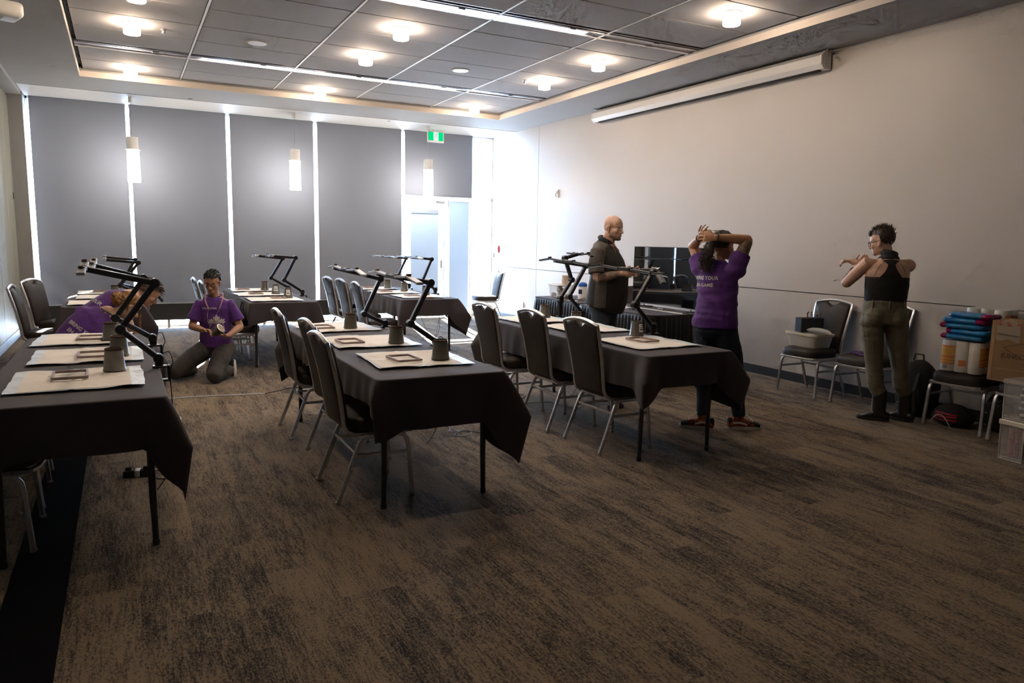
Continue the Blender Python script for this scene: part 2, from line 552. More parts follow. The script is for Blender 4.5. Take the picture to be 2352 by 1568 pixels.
        if loc is not None:
            o.location = loc
        return o


def tag(o, label=None, cat=None, group=None, kind=None):
    if label:
        o['label'] = label
    if cat:
        o['category'] = cat
    if group:
        o['group'] = group
    if kind:
        o['kind'] = kind
    return o


def empty(name, loc=(0, 0, 0), rz=0.0, label=None, cat=None, group=None):
    o = bpy.data.objects.new(name, None)
    o.empty_display_size = 0.1
    C.objects.link(o)
    o.location = loc
    o.rotation_euler = (0, 0, rz)
    return tag(o, label, cat, group)


def children(o):
    return [c for c in list(C.objects) if c.parent == o]


KIDS = {}


def dup(root, loc, rz, label=None, group=None):
    """copy of a thing with copies of its parts and sub-parts, mesh data shared"""
    if root.name not in KIDS:
        KIDS[root.name] = [(c, children(c)) for c in children(root)]
    r = root.copy()
    C.objects.link(r)
    r.location = loc
    r.rotation_euler = (0, 0, rz)
    for ch, subs in KIDS[root.name]:
        c = ch.copy()
        C.objects.link(c)
        c.parent = r
        for g in subs:
            d = g.copy()
            C.objects.link(d)
            d.parent = c
    return tag(r, label, None, group)


def struct(o):
    o['kind'] = 'structure'
    return o


TMP = bpy.data.scenes.new('workbench')


def evaluated(o):
    """mesh of an object with its modifiers applied, evaluated in a scene of its own"""
    TMP.collection.objects.link(o)
    with bpy.context.temp_override(scene=TMP, view_layer=TMP.view_layers[0]):
        dg = bpy.context.evaluated_depsgraph_get()
        me = bpy.data.meshes.new_from_object(o.evaluated_get(dg))
    TMP.collection.objects.unlink(o)
    return me


def text_mesh(body, size, extrude=0.0, align='CENTER', spacing=1.0, bold=0.0):
    cu = bpy.data.curves.new('lettering', 'FONT')
    cu.body = body
    cu.size = size
    cu.extrude = extrude
    cu.align_x = align
    cu.offset = bold
    cu.space_character = spacing
    cu.resolution_u = 2
    t = bpy.data.objects.new('lettering', cu)
    me = evaluated(t)
    bpy.data.objects.remove(t)
    bpy.data.curves.remove(cu)
    return me


def lettering(name, body, size, mw, material, parent=None, extrude=0.0006, bold=0.0, spacing=1.0):
    me = text_mesh(body, size, extrude, bold=bold, spacing=spacing)
    me.transform(mw)
    me.materials.clear()
    me.materials.append(material)
    o = bpy.data.objects.new(name, me)
    C.objects.link(o)
    if parent is not None:
        o.parent = parent
    return o
# ================================================================ the room
XL, XR, YW, YB = -1.36, 6.57, 13.3, -3.6
ZS, ZP = 3.51, 3.60
TX0, TX1, TY1, TY0 = -0.385, 5.69, 11.30, -2.4
# floor
floor = struct(MB().span((XL - 0.1, YB, -0.1), (XR + 0.05, YW + 0.1, 0)).build('floor', M['carpet'], smooth=0))
out = MB().span((-30, YW + 0.1, -0.3), (40, 60, -0.12)).build('floor_outside', M['ground'], smooth=0)
struct(out)
# ceiling: soffit ring, recessed tray with panels
cb = MB()
cb.span((XL - 0.1, YB, ZS), (TX0, YW + 0.1, 3.75))
cb.span((TX1, YB, ZS), (XR + 0.05, YW + 0.1, 3.75))
cb.span((TX0, TY1, ZS), (TX1, YW + 0.1, 3.75))
cb.span((TX0, YB, ZS), (TX1, TY0, 3.75))
ceil = struct(cb.build('ceiling', M['soffit'], smooth=0))
deck = MB().span((TX0 - .1, TY0 - .1, 3.64), (TX1 + .1, TY1 + .1, 3.72)).build('ceiling_void', M['dark_gap'], ceil, smooth=0)
fb = MB()
for a, b in (((TX0, TY0, 3.508), (TX0 + .006, TY1, 3.582)), ((TX1 - .006, TY0, 3.508), (TX1, TY1, 3.582)),
             ((TX0, TY1 - .006, 3.508), (TX1, TY1, 3.582))):
    fb.span(a, b)
fb.build('tray_edge_trim', mat('tray_edge_paint', (0.66, 0.60, 0.55), 0.6, var=0.02), ceil, smooth=0)  # warm downlight glow on the tray faces is put into this beige
XS = [TX0 + .03, 0.81, 2.03, 3.235, 4.455, TX1 - .03]
YS = [(11.275, 10.625), (10.625, 9.955), (9.655, 9.0), (9.0, 8.36), (8.36, 7.71), (7.71, 7.07), (7.07, 6.64), (6.34, 5.70), (5.70, 5.05), (5.05, 4.40),
      (4.40, 3.75), (3.75, 3.10), (3.10, 2.4), (2.4, 1.75), (1.75, 1.1), (1.1, .45), (.45, -.2), (-.2, -.85), (-.85, -1.5), (-1.5, -2.37)]
pan = {}
for i in range(5):
    for (y1, y0) in YS:
        wx, wy = XS[i + 1] - XS[i] - .034, y1 - y0 - .014
        k = (round(wx, 3), round(wy, 3))
        c = ((XS[i] + XS[i + 1]) / 2, (y0 + y1) / 2, ZP + .012)
        if k not in pan:
            o = MB().box((0, 0, 0), (wx, wy, .022), .003).build('ceiling_panel', M['tile'], ceil, smooth=0)
            pan[k] = o.data
        else:
            o = bpy.data.objects.new('ceiling_panel', pan[k])
            C.objects.link(o)
            o.parent = ceil
        o.location = c
for x in XS[1:5]:
    MB().span((x - .010, TY0, ZP - .002), (x + .010, TY1 - .01, ZP + .03)).build('grid_bar', M['tbar'], ceil, smooth=0)
for a in YS:
    MB().span((TX0 + .03, a[0] - .004, ZP + .012), (TX1 - .03, a[0] + .004, ZP + .03)).build('grid_bar', M['dark_gap'], ceil, smooth=0)

# linear slots: air diffuser + light
def slot(y0, lit, last):
    o = MB()
    o.span((TX0 + .02, y0, ZP + .006), (TX1 - .02, y0 + .008, ZP + .03))
    o.span((TX0 + .02, y0 + .048, ZP + .0), (TX1 - .02, y0 + .060, ZP + .03))
    o.span((TX0 + .02, y0 + .095, ZP + .0), (TX1 - .02, y0 + .125, ZP + .03))
    vent = o.build('air_slot', M['slot'], smooth=0)
    tag(vent, 'narrow metal air diffuser slot beside the ' + last, 'vent', 'ceiling air slots')
    MB().span((TX0 + .02, y0 + .002, ZP + .025), (TX1 - .02, y0 + .1, ZP + .032)).build('dark_backing', M['dark_gap'], vent, smooth=0)
    t = empty('linear_light', (0, 0, 0), 0, 'long linear ceiling light, ' + last, 'light', 'linear ceiling lights')
    h = MB()
    h.span((TX0 + .02, y0 + .127, ZP + .004), (TX1 - .02, y0 + .15, ZP + .03))
    h.span((TX0 + .02, y0 + .26, ZP - .002), (TX1 - .02, y0 + .285, ZP + .03))
    h.build('housing', M['tbar'], t, smooth=0)
    MB().span((lit[0], y0 + .15, ZP + .008), (lit[1], y0 + .26, ZP + .02)).build('lit_diffuser', M['line_lit'], t, smooth=0)
    for a, b in ((TX0 + .02, lit[0]), (lit[1], TX1 - .02)):
        MB().span((a, y0 + .15, ZP + .012), (b, y0 + .26, ZP + .02)).build('blank_cover', M['slot'], t, smooth=0)
    for x in (.45, 1.65, 2.85, 4.05, 5.1):
        MB().box((x, y0 + .11, ZP - .006), (.07, .02, .01), .002).build('mounting_clip', M['metal_shine'], t, smooth=0)


slot(9.665, (0.96, 4.27), 'lit slot nearer to the window wall')
slot(6.345, (0.96, 4.27), 'lit slot at the top edge of the photo')

# downlights
def downlight():
    t = empty('downlight')
    MB().lathe([(.088, 3.600), (.088, 3.592), (.082, 3.588)], n=28).build('ceiling_plate', M['tbar'], t)
    MB().lathe([(.070, 3.590), (.078, 3.585), (.078, 3.50), (.074, 3.492), (.02, 3.490)], n=28).build('glass_drum', M['downlight'], t)
    return t


DL = [(.20, 10.88, 'warm glass drum downlight by the far left tray corner'), (2.61, 10.89, 'warm drum downlight by the tray edge above the middle pendant'),
      (5.03, 10.87, 'warm drum downlight in the far right tray corner'), (.19, 8.62, 'warm drum downlight beside the left sprinkler'),
      (2.59, 8.60, 'warm drum downlight in the middle column, second from the windows'), (5.02, 8.66, 'warm drum downlight beside the right sprinkler'),
      (2.585, 7.36, 'large looking warm drum downlight below the long top light'), (5.01, 7.40, 'warm drum downlight above the projection screen end'),
      (.21, 7.42, 'warm drum downlight cut by the top photo edge'), (5.02, 5.28, 'brightest looking warm drum downlight nearest the camera at the right'),
      (2.60, 5.28, 'warm drum downlight above the frame, middle column'), (.20, 5.28, 'warm drum downlight above the frame, left column')]
for x, nn in ((.2, 'left'), (2.6, 'middle')):  # added unseen drums, put in only to brighten the carpet below
    DL.append((x, 4.05, 'warm drum downlight above the photo edge, %s column, nearest row' % nn))
d0 = downlight()
for i, (x, y, lb) in enumerate(DL):
    o = d0 if i == 0 else dup(d0, (x, y, 0), 0)
    o.location = (x, y, 0)
    tag(o, lb, 'light', 'drum downlights in the ceiling tray')

for (x, y, lb) in ((1.413, 8.715, 'round white ceiling speaker on the left'), (3.83, 8.70, 'round white ceiling speaker on the right')):
    t = empty('ceiling_speaker', (x, y, 0), 0, lb, 'speaker')
    MB().lathe([(.115, 3.602), (.115, 3.594), (.105, 3.590)], n=32).build('rim', M['soffit'], t)
    MB().lathe([(.10, 3.592), (.098, 3.588)], n=32).build('grille', M['tbar'], t)
for (x, y, lb) in ((.485, 8.69, 'small sprinkler head beside the left downlight'), (4.782, 8.77, 'small sprinkler head beside the right downlight')):
    t = empty('sprinkler', (x, y, 0), 0, lb, 'sprinkler')
    MB().lathe([(.03, 3.602), (.03, 3.594), (.012, 3.590), (.012, 3.565), (.006, 3.56)], n=14).build('stem', M['slot'], t)
    MB().lathe([(.026, 3.558), (.026, 3.555)], n=14).build('deflector', M['slot'], t)
    MB().tube([(-.015, 0, 3.59), (-.015, 0, 3.558)], .003, 6).tube([(.015, 0, 3.59), (.015, 0, 3.558)], .003, 6).build('frame_arm', M['slot'], t)
for (x, y, lb) in ((1.0, 12.2, 'tiny flat detector on the soffit above the second window'), (4.15, 12.45, 'tiny flat detector on the soffit right of the middle pendant')):
    tag(MB().lathe([(.032, 3.512), (.032, 3.504), (.02, 3.498)], c=(x, y, 0), n=18).build('smoke_detector', M['slot']), lb, 'detector')

# ---- walls
wr = struct(MB().span((6.585, YB, 0), (6.70, YW + .1, 3.75)).build('wall_right', M['groove'], smooth=0))
for (y0, y1) in ((YB, 11.474), (11.482, YW)):
    for (z0, z1) in ((0.02, .9985), (1.0085, ZS + .02)):
        MB().span((6.57, y0, z0), (6.587, y1, z1), .0015).build('wall_panel', M['wall'], wr, smooth=0)
struct(MB().span((6.556, YB, 0.004), (6.572, YW - .02, .105), .002).build('baseboard_right', M['base'], smooth=0))
struct(MB().span((6.548, YB, 0.0), (6.5565, YW - .02, .006)).build('trim_1', M['groove'], smooth=0))
struct(MB().span((XL - .1, YB - .1, 0), (XR + .1, YB, 3.75)).build('wall_back', M['wall'], smooth=0))
wl = struct(MB().span((XL - .15, YB, 0), (XL - .03, YW, 3.75)).build('wall_left', M['dark_gap'], smooth=0))
ys = [12.955, 12.52, 11.19, 9.86, 8.53, 7.2, 5.87, 4.54, 3.21, 1.88, .55, -.78, -2.1, YB]
for a, b in zip(ys, ys[1:]):
    MB().span((XL - .03, b + .004, .13), (XL, a - .004, 3.44), .003).build('partition_panel', M['partition'], wl, smooth=0)
    MB().span((XL - .03, b + .006, .012), (XL + .004, a - .006, .125), .003).build('kick_trim', M['alu'], wl, smooth=0)
    MB().span((XL - .002, a - .004, .13), (XL + .002, a + .004, 3.44)).build('joint_trim', M['alu'], wl, smooth=0)
struct(MB().span((XL - .03, YB, 3.46), (XL + .17, YW, 3.512), .003).build('trim_2', M['soffit'], smooth=0))
struct(MB().span((XL - .1, 12.96, 0), (-1.175, YW + .1, 3.52)).build('wall_pier_left', mat('grey_pier_paint', (0.26, 0.25, 0.25), 0.7, var=0.02), smooth=0))
struct(MB().span((6.56, YW, 0), (6.62, YW + .1, 3.52)).build('wall_pier_right', M['wall'], smooth=0))
tag(MB().box((XL + .005, 12.90, 2.02), (.008, .02, .10), .002).build('latch_plate', M['black_metal']), 'small black latch on the edge of the left partition', 'latch')

# ---- windows
edges = [-1.175, .23, 1.71, 3.14, 4.645, 6.62]
for i in range(5):
    x0, x1 = edges[i], edges[i + 1]
    wt = empty('window_%d' % (i + 1))
    struct(wt)
    if i < 4:
        f = MB()
        f.span((x0, 13.30, .0), (x0 + .03, 13.36, 3.51)).span((x1 - .03, 13.30, .0), (x1, 13.36, 3.51))
        f.span((x0, 13.30, 3.47), (x1, 13.36, 3.51)).span((x0, 13.30, -.02), (x1, 13.36, .02))
        f.build('window_frame', M['winframe'], wt, smooth=0)
        MB().span((x0 + .03, 13.335, .02), (x1 - .03, 13.34, 3.47)).build('pane', M['pane'], wt, smooth=0)
    else:
        f = MB()
        f.span((x0, 13.30, 2.27), (x1, 13.36, 2.33)).span((x0, 13.30, 3.47), (x1, 13.36, 3.51))
        f.span((x0 - .03, 13.30, 0), (x0, 13.36, 3.51))
        f.span((5.53, 13.28, 0), (5.545, 13.36, 2.30), .003).span((6.07, 13.29, 0), (6.11, 13.36, 2.30))
        f.span((5.60, 13.30, 0), (6.53, 13.36, .06))
        f.build('window_frame', M['winframe'], wt, smooth=0)
        MB().span((x0, 13.335, 2.33), (x1 - .03, 13.34, 3.47)).build('pane', M['pane'], wt, smooth=0)
        MB().span((5.545, 13.335, .06), (6.07, 13.34, 2.27)).build('pane', M['pane'], wt, smooth=0)
        MB().span((6.11, 13.335, .06), (6.53, 13.34, 2.27)).build('pane', M['pane'], wt, smooth=0)
# door
dr = empty('door_1')
struct(dr)
f = MB()
f.span((4.735, 13.26, 0.02), (4.755, 13.31, 2.24), .002).span((5.50, 13.26, .02), (5.52, 13.31, 2.24), .002)
f.span((4.755, 13.26, 2.22), (5.50, 13.31, 2.24), .002).span((4.755, 13.26, .02), (5.50, 13.31, .22), .004)
f.span((4.845, 13.27, .22), (4.85, 13.30, 2.22)).span((5.42, 13.27, .22), (5.428, 13.30, 2.22))
f.build('door_leaf', M['winframe'], dr, smooth=0)
MB().span((4.755, 13.285, .22), (5.50, 13.29, 2.22)).build('pane', M['pane'], dr, smooth=0)
MB().span((4.84, 13.268, .20), (5.405, 13.271, 2.06)).build('translucent_shade', M['shade'], dr, smooth=0)
MB().span((4.84, 13.24, 1.99), (5.405, 13.268, 2.07), .008).build('shade_cassette', mat('blue_grey_cassette', (0.35, 0.42, 0.52), 0.5, var=0.02), dr, smooth=0)
cl = MB()
cl.box((5.42, 13.235, 2.21), (.18, .05, .05), .006).tube([(5.36, 13.22, 2.24), (5.12, 13.16, 2.25), (4.98, 13.22, 2.26)], .007, 6)
cl.build('door_closer', M['alu'], dr, smooth=0)
hd = MB()
hd.tube([(5.46, 13.26, 1.02), (5.46, 13.20, 1.02), (5.38, 13.20, 1.02)], .009, 8).box((5.46, 13.256, 1.03), (.04, .01, .16), .003)
hd.build('door_handle', M['alu'], dr)
bn = MB().box((5.61, 13.27, 2.19), (.03, .03, .14), .003)
bn.build('hinge', M['alu'], dr, smooth=0)

# roller shades
def shade(x0, x1, z0, lb, seed, crump=0.0):
    t = empty('roller_blind', (0, 0, 0), 0, lb, 'blind', 'grey roller blinds over the window wall')
    n1, n2 = 30, 44

    def fn(u, v):
        x, z = x0 + (x1 - x0) * u, z0 + (3.497 - z0) * v
        k = crump * max(0, 1 - (z - z0) / 1.5) ** 1.5
        y = 13.225 + .006 * noise.noise(Vector((x * 1.5 + seed, z * .5, 0)))
        y += k * .05 * noise.noise(Vector((x * 4 + z * 2.0 + seed, z * 2.2, 1.3)))
        e = min(u, 1 - u)
        if e < .12:
            y += k * .05 * (1 - e / .12) * noise.noise(Vector((z * 5, seed, 2)))
        return (x, y, z)
    MB().grid(fn, n1, n2).build('fabric', M['blind'], t, smooth=60)
    MB().tube([(x0, 13.222, z0 - .004), (x1, 13.222, z0 - .004)], .011, 8).build('hem_bar', M['slot'], t)
    MB().tube([(x0, 13.26, 3.485), (x1, 13.26, 3.485)], .02, 10).build('roller_tube', M['slot'], t)


for a in ((-1.125, .140, .40, 'widest lit grey roller blind at the left edge, crumpled near its bottom', 1, 1.0),
          (.192, 1.605, .395, 'grey roller blind behind the left pendant and the kneeling man', 5, .6),
          (1.668, 3.035, .395, 'grey roller blind behind the middle pendant', 9, .2),
          (3.105, 4.648, .395, 'grey roller blind left of the door', 13, .15),
          (4.712, 6.09, 2.33, 'short grey roller blind above the glass door', 17, .0)):
    shade(*a)
sd = empty('sidelight_blind', (0, 0, 0), 0, 'narrow translucent blue-white blind right of the glass door', 'blind')
MB().span((5.64, 13.282, .10), (6.05, 13.285, 2.24)).build('fabric', M['shade'], sd, smooth=0)
MB().span((5.62, 13.262, 2.235), (6.07, 13.284, 2.27), .004).build('cassette', M['winframe'], sd, smooth=0)
# low heater in front of the glass
ht = empty('perimeter_heater', (0, 0, 0), 0, 'long low black heater casing standing below the blinds', 'heater')
MB().span((-1.12, 13.10, .125), (4.60, 13.20, .392), .006).build('casing', M['black_metal'], ht, smooth=0)
MB().span((-1.12, 13.095, .392), (4.60, 13.205, .402), .003).build('top_grille', M['slot'], ht, smooth=0)
for x in (-.9, .62, 2.12, 3.55, 4.45):
    MB().span((x - .02, 13.13, 0), (x + .02, 13.18, .13), .003).build('leg', M['slot'], ht, smooth=0)

# pendants
def pendant():
    t = empty('pendant_light')
    MB().lathe([(.058, 3.51), (.058, 3.503), (.03, 3.50), (.03, 3.42), (.012, 3.415)], n=18).build('canopy', M['tbar'], t)
    MB().tube([(0, 0, 3.42), (0, 0, 2.92)], .0035, 6).build('cord', M['slot'], t)
    c = MB().lathe([(.02, 2.93), (.078, 2.925), (.082, 2.915), (.082, 2.745)], n=28).build('frosted_cap', M['frost'], t)
    s = MB().tube([(-.097, 0, 2.742), (.097, 0, 2.742)], .003, 6).ball((-.1, 0, 2.742), .006).ball((.1, 0, 2.742), .006)
    s.build('cross_pin', M['slot'], t)
    MB().lathe([(.0795, 2.744), (.083, 2.74), (.084, 2.60), (.088, 2.275), (.082, 2.270), (.02, 2.272)], n=28).build('lit_glass', M['pendant_lit'], t)
    return t


p0 = pendant()
for i, (x, y, lb) in enumerate(((.21, 12.5, 'leftmost tubular glass pendant in front of the first blind gap'),
                                (2.573, 12.535, 'middle tubular glass pendant before the third blind'),
                                (4.931, 12.596, 'right tubular glass pendant just below the exit sign'))):
    o = p0 if i == 0 else dup(p0, (x, y, 0), 0)
    o.location = (x, y, 0)
    tag(o, lb, 'light', 'tubular pendants by the windows')

# exit sign
ex = empty('exit_sign', (5.19, 12.9, 0), 0, 'green running man exit sign hung from the soffit', 'sign')
MB().box((0, 0, 3.375), (.325, .035, .205), .006).build('casing', M['white'], ex, smooth=0)
MB().span((-.145, -.0195, 3.305), (.145, -.0175, 3.455)).build('green_panel', M['exit_green'], ex, smooth=0)
MB().span((-.045, -.0215, 3.31), (.048, -.0195, 3.45)).build('white_doorway', M['exit_white'], ex, smooth=0)
rm = MB()
g_ = -.0235
rm.lathe([(.011, g_), (.011, g_ + .002)], c=(.012, 0, 3.434), n=12, axis='Y') if False else rm.box((.014, g_, 3.434), (.02, .003, .02), .004)
for a, b, w_ in (((.008, 3.42), (-.006, 3.375), .016), ((.006, 3.415), (-.022, 3.405), .008), ((-.022, 3.405), (-.032, 3.388), .007),
                 ((.008, 3.415), (.032, 3.40), .008), ((.032, 3.40), (.038, 3.415), .007), ((-.006, 3.378), (.016, 3.352), .011),
                 ((.016, 3.352), (.014, 3.32), .009), ((-.008, 3.375), (-.022, 3.35), .011), ((-.022, 3.35), (-.042, 3.342), .009)):
    rm.tube([(a[0], g_, a[1]), (b[0], g_, b[1])], w_ / 2, 6, r2=.0015, up=(0, 1, 0))
rm.build('running_man', M['exit_green'], ex, smooth=0)
MB().span((-.05, -.015, 3.478), (.05, .015, 3.512)).build('mount', M['white'], ex, smooth=0)

# projection screen housing on the right wall
sc = empty('projection_screen', (6.455, 0, 0), 0, 'long white projection screen housing high on the right wall', 'projection screen')
prof = [(.088, 3.315), (.088, 3.485), (-.005, 3.485), (-.055, 3.44), (-.055, 3.36), (-.01, 3.315)]
MB().prism(prof, 4.12, (0, 9.57, 0), (1, 0, 0), (0, 0, 1)).build('housing', M['screen_case'], sc, smooth=0)
MB().prism([(a * 1.04, 3.40 + (b - 3.40) * 1.05) for a, b in prof], .03, (0, 5.45, 0), (1, 0, 0), (0, 0, 1), .003).build('end_cap', M['screen_case'], sc, smooth=0)
MB().prism([(a * 1.04, 3.40 + (b - 3.40) * 1.05) for a, b in prof], .03, (0, 9.60, 0), (1, 0, 0), (0, 0, 1), .003).build('end_cap', M['screen_case'], sc, smooth=0)
MB().span((.0, 5.5, 3.305), (.05, 9.5, 3.316)).build('screen_slot', M['dark_gap'], sc, smooth=0)
for y in (9.5, 5.42):
    b = MB().span((.03, y - .04, 3.470), (.107, y + .04, 3.492), .003).span((.02, y - .012, 3.48), (.04, y + .012, 3.506))
    b.build('wall_bracket', M['slot'], sc, smooth=0)
for z in (3.36, 3.40, 3.45):
    MB().ball((.0 + .02, 5.418, z), .005).build('screw', M['slot'], sc)

# small things on the right wall
t = empty('wall_thermostat', (6.56, 10.8, 2.31), 0, 'small white wall sensor high above the bald man', 'thermostat')
MB().box((0, 0, 0), (.03, .085, .135), .005).build('casing', M['white'], t, smooth=0)
MB().box((-.018, -.02, .02), (.008, .02, .045), .002).box((-.018, .02, -.015), (.008, .016, .05), .002).box((-.018, .0, -.04), (.008, .05, .012), .002).build('display', M['bin_grey'], t, smooth=0)
t = empty('fire_alarm', (6.56, 13.0, 1.34), 0, 'red and white fire alarm pull station near the corner', 'alarm')
MB().box((0, 0, 0), (.04, .10, .135), .006).build('casing', M['red'], t, smooth=0)
MB().box((-.024, .0, .01), (.012, .06, .02), .003).box((-.024, 0, -.01), (.01, .02, .05), .003).build('pull_bar', M['white'], t, smooth=0)
tag(MB().box((6.562, 11.95, .32), (.014, .075, .12), .003).build('wall_outlet', M['white'], smooth=0), 'white wall outlet low behind the front row of the empty chair', 'outlet')
tag(MB().box((6.565, 13.2, 1.22), (.012, .02, .09), .002).build('door_switch', M['black_metal'], smooth=0), 'tiny dark switch in the bright corner by the door', 'switch')

# projector at the upper left
pj = empty('ceiling_projector', (-.84, 7.78, 0), R(20), 'white projector hung under the soffit in the upper left corner', 'projector')
MB().box((0, 0, 3.36), (.34, .28, .13), .04, seg=3).build('body', M['white'], pj)
MB().lathe([(.05, -.15), (.05, -.13), (.035, -.128)], c=(.08, 0, 3.36), n=20, axis='Y').build('lens', M['black_metal'], pj)
MB().lathe([(.06, 3.51), (.06, 3.495), (.02, 3.49), (.02, 3.42)], n=16).build('ceiling_mount', M['white'], pj)
MB().box((-.05, 0, 3.292), (.16, .12, .006), .002).build('vent_grille', M['slot'], pj, smooth=0)
struct(MB().span((-1.17, 12.3, ZS - .006), (6.57, 13.3, ZS + .001)).build('trim_3', mat('window_soffit_board', (0.70, 0.71, 0.72), 0.6, var=0.01), smooth=0))  # soffit brightness by the windows put into the paler colour of this board


# ================================================================ chairs
def leg_glide(parent, p):
    MB().lathe([(.006, .022), (.015, .018), (.017, .004), (.012, 0)], c=(p[0], p[1], 0), n=10).build('foot_glide', M['glide'], parent)


def make_chair():
    t = empty('banquet_chair')
    # seat cushion: rounded, bowed front
    sb = MB()
    rings = []
    out_ = []
    n = 40
    for j in range(n):
        a = 2 * PI * j / n
        ca, sa = math.cos(a), math.sin(a)
        x = .045 + (.205 if ca > 0 else .195) * math.copysign(abs(ca) ** .38, ca)
        y = .212 * math.copysign(abs(sa) ** .34, sa) * (1.0 - .07 * (x < -.08))
        if ca > 0:
            x += .03 * (1 - (y / .212) ** 2)
        out_.append((x, y))
    for (k, z) in ((.93, .398), (.985, .405), (1.0, .43), (.995, .452), (.96, .470), (.86, .481), (.55, .488), (.2, .49)):
        rings.append([(.045 + (x - .045) * k, y * k, z) for x, y in out_])
    sb.ring_loft(rings)
    sb.build('seat', M['vinyl'], t, smooth=50)
    # back pad
    bb = MB()
    N1 = 22

    def side(z):      # x of the back plane at height z
        return -.168 - .105 * ((z - .42) / .53) + .012 * math.sin(PI * (z - .42) / .53)

    def half(z):
        return .172 + .036 * min(1, (z - .42) / .45)
    poly = []
    zs = [.425 + (.905 - .425) * i / 14 for i in range(15)]
    poly += [(half(z) - .004, z) for z in zs]
    top = lambda y: .957 - .030 * (y / .21) ** 2 - .016
    ys_ = [.19, .15, .11, .075]
    poly += [(y, top(y)) for y in ys_]
    poly += [(.062, .928), (.028, .906), (.0, .899), (-.028, .906), (-.062, .928)]
    poly += [(-y, top(y)) for y in reversed(ys_)]
    poly += [(-(half(z) - .004), z) for z in reversed(zs)]
    pc = (0, .66)
    rings = []
    for (k, off) in ((.90, -.008), (.965, -.005), (1.0, .004), (1.0, .018), (.975, .030), (.90, .038), (.55, .043), (.2, .044)):
        rr = []
        for (y, z) in poly:
            yy, zz = pc[0] + (y - pc[0]) * k, pc[1] + (z - pc[1]) * (1 - (1 - k) * .62)
            rr.append((side(zz) + off, yy, zz))
        rings.append(rr)
    bb.ring_loft(rings)
    bb.build('backrest', M['vinyl'], t, smooth=50)
    # tubular frame round the back running into the seat rails
    path = []
    low = [(.235, .200, .388), (.10, .200, .386), (-.06, .198, .386), (-.115, .196, .392), (-.150, .193, .412), (-.168, .189, .445)]
    up_ = [(side(z) + .004, half(z) + .008, z) for z in (.52, .60, .70, .80, .88, .925)]
    arch = [(side(.945) + .004, y, .957 - .030 * (y / .21) ** 2) for y in (.205, .17, .12, .06, 0)]
    L = low + up_ + arch
    path = L + [(p[0], -p[1], p[2]) for p in reversed(L[:-1])]
    MB().tube(path, .0115, sq=True, up=(0, 1, 0)).build('back_frame', M['chair_metal'], t, smooth=40)
    # bowed front rail and under-seat bars
    sf = MB()
    sf.tube([(.235, -.2, .388), (.262, -.14, .388), (.275, 0, .388), (.262, .14, .388), (.235, .2, .388)], .010, sq=True)
    sf.build('seat_frame', M['chair_metal'], t, smooth=40)
    MB().tube([(-.10, -.195, .380), (-.10, .195, .380)], .010, sq=True).build('seat_crossbar', M['chair_metal'], t, smooth=40)
    for s in (-1, 1):
        fl_ = [(.226, .237, .012), (.215, .232, .15), (.204, .227, .29), (.196, .224, .340), (.176, .221, .366), (.14, .219, .374), (.04, .218, .374)]
        rl_ = [(-.22, .237, .012), (-.165, .232, .15), (-.112, .227, .29), (-.090, .224, .340), (-.068, .221, .366), (-.04, .219, .374), (.04, .218, .374)]
        for pts, fx in ((fl_, .226), (rl_, -.22)):
            lg = MB().tube([(a, s * b, c) for a, b, c in pts], .0115, sq=True, up=(0, 1, 0)).build('leg', M['chair_metal'], t, smooth=40)
            leg_glide(lg, (fx, s * .237))
        st = MB()
        st.box((.045, s * .229, .268), (.335, .010, .020), .002)
        st.ball((.19, s * .245, .20), .006).ball((-.14, s * .245, .20), .006)
        st.build('stretcher', M['chair_metal'], t, smooth=0)
    MB().box((-.11, 0, .285), (.018, .44, .018), .002).build('stretcher', M['chair_metal'], t, smooth=0)
    return t


chair0 = make_chair()
CH = [  # x, y, facing deg, label, group
    (1.235, 4.21, 0, 'brown vinyl banquet chair nearest the camera at the middle front table', 'front'),
    (1.325, 4.92, 1, 'banquet chair in the middle of the three at the central front table', 'front'),
    (1.275, 5.70, -1, 'far banquet chair at the left side of the central front table', 'front'),
    (3.165, 4.41, 0, 'banquet chair nearest the camera at the right front table', 'right'),
    (3.145, 5.10, -1, 'middle banquet chair of three at the right front table', 'right'),
    (3.03, 5.75, 0, 'leftmost banquet chair of the right front table, seat in full view', 'right'),
    (-.665, 4.20, 0, 'banquet chair under the left front table, its silver legs at the photo edge', 'left'),
    (-.68, 4.84, 0, 'second banquet chair under the left front table', 'left'),
    (-.69, 5.58, 0, 'third banquet chair under the left front table, only feet seen', 'left'),
    (2.82, 9.00, -2, 'nearest of three banquet chairs at the far table by the door', 'far'),
    (2.83, 9.78, 2, 'middle one of three banquet chairs at the far table by the door', 'far'),
    (2.80, 10.38, 3, 'farthest of three banquet chairs at the far table by the door', 'far'),
    (1.11, 9.03, 0, 'banquet chair behind the kneeling man with a black bag on its seat', 'farmid'),
    (1.08, 9.58, 2, 'banquet chair seen just left of the kneeling man head', 'farmid'),
    (1.06, 10.30, 2, 'banquet chair farthest left behind the kneeling man', 'farmid'),
    (-.77, 9.08, -2, 'leftmost banquet chair leaning near the partition, light on its vinyl', 'farleft'),
    (-.72, 10.10, -22, 'banquet chair turned to the room in the far left corner', 'farleft'),
    (6.02, 12.35, 176, 'single empty banquet chair standing by the bright corner and door', 'solo'),
    (6.24, 5.12, 180, 'banquet chair by the right wall holding the white tub and brush box', 'wall'),
    (6.29, 4.50, 178, 'banquet chair by the wall behind the person in the tank top', 'wall'),
    (6.285, 3.55, 181, 'banquet chair by the wall carrying paper towels and blue packs', 'wall'),
    (6.27, 3.00, 179, 'rightmost banquet chair by the wall carrying the cardboard box', 'wall'),
]
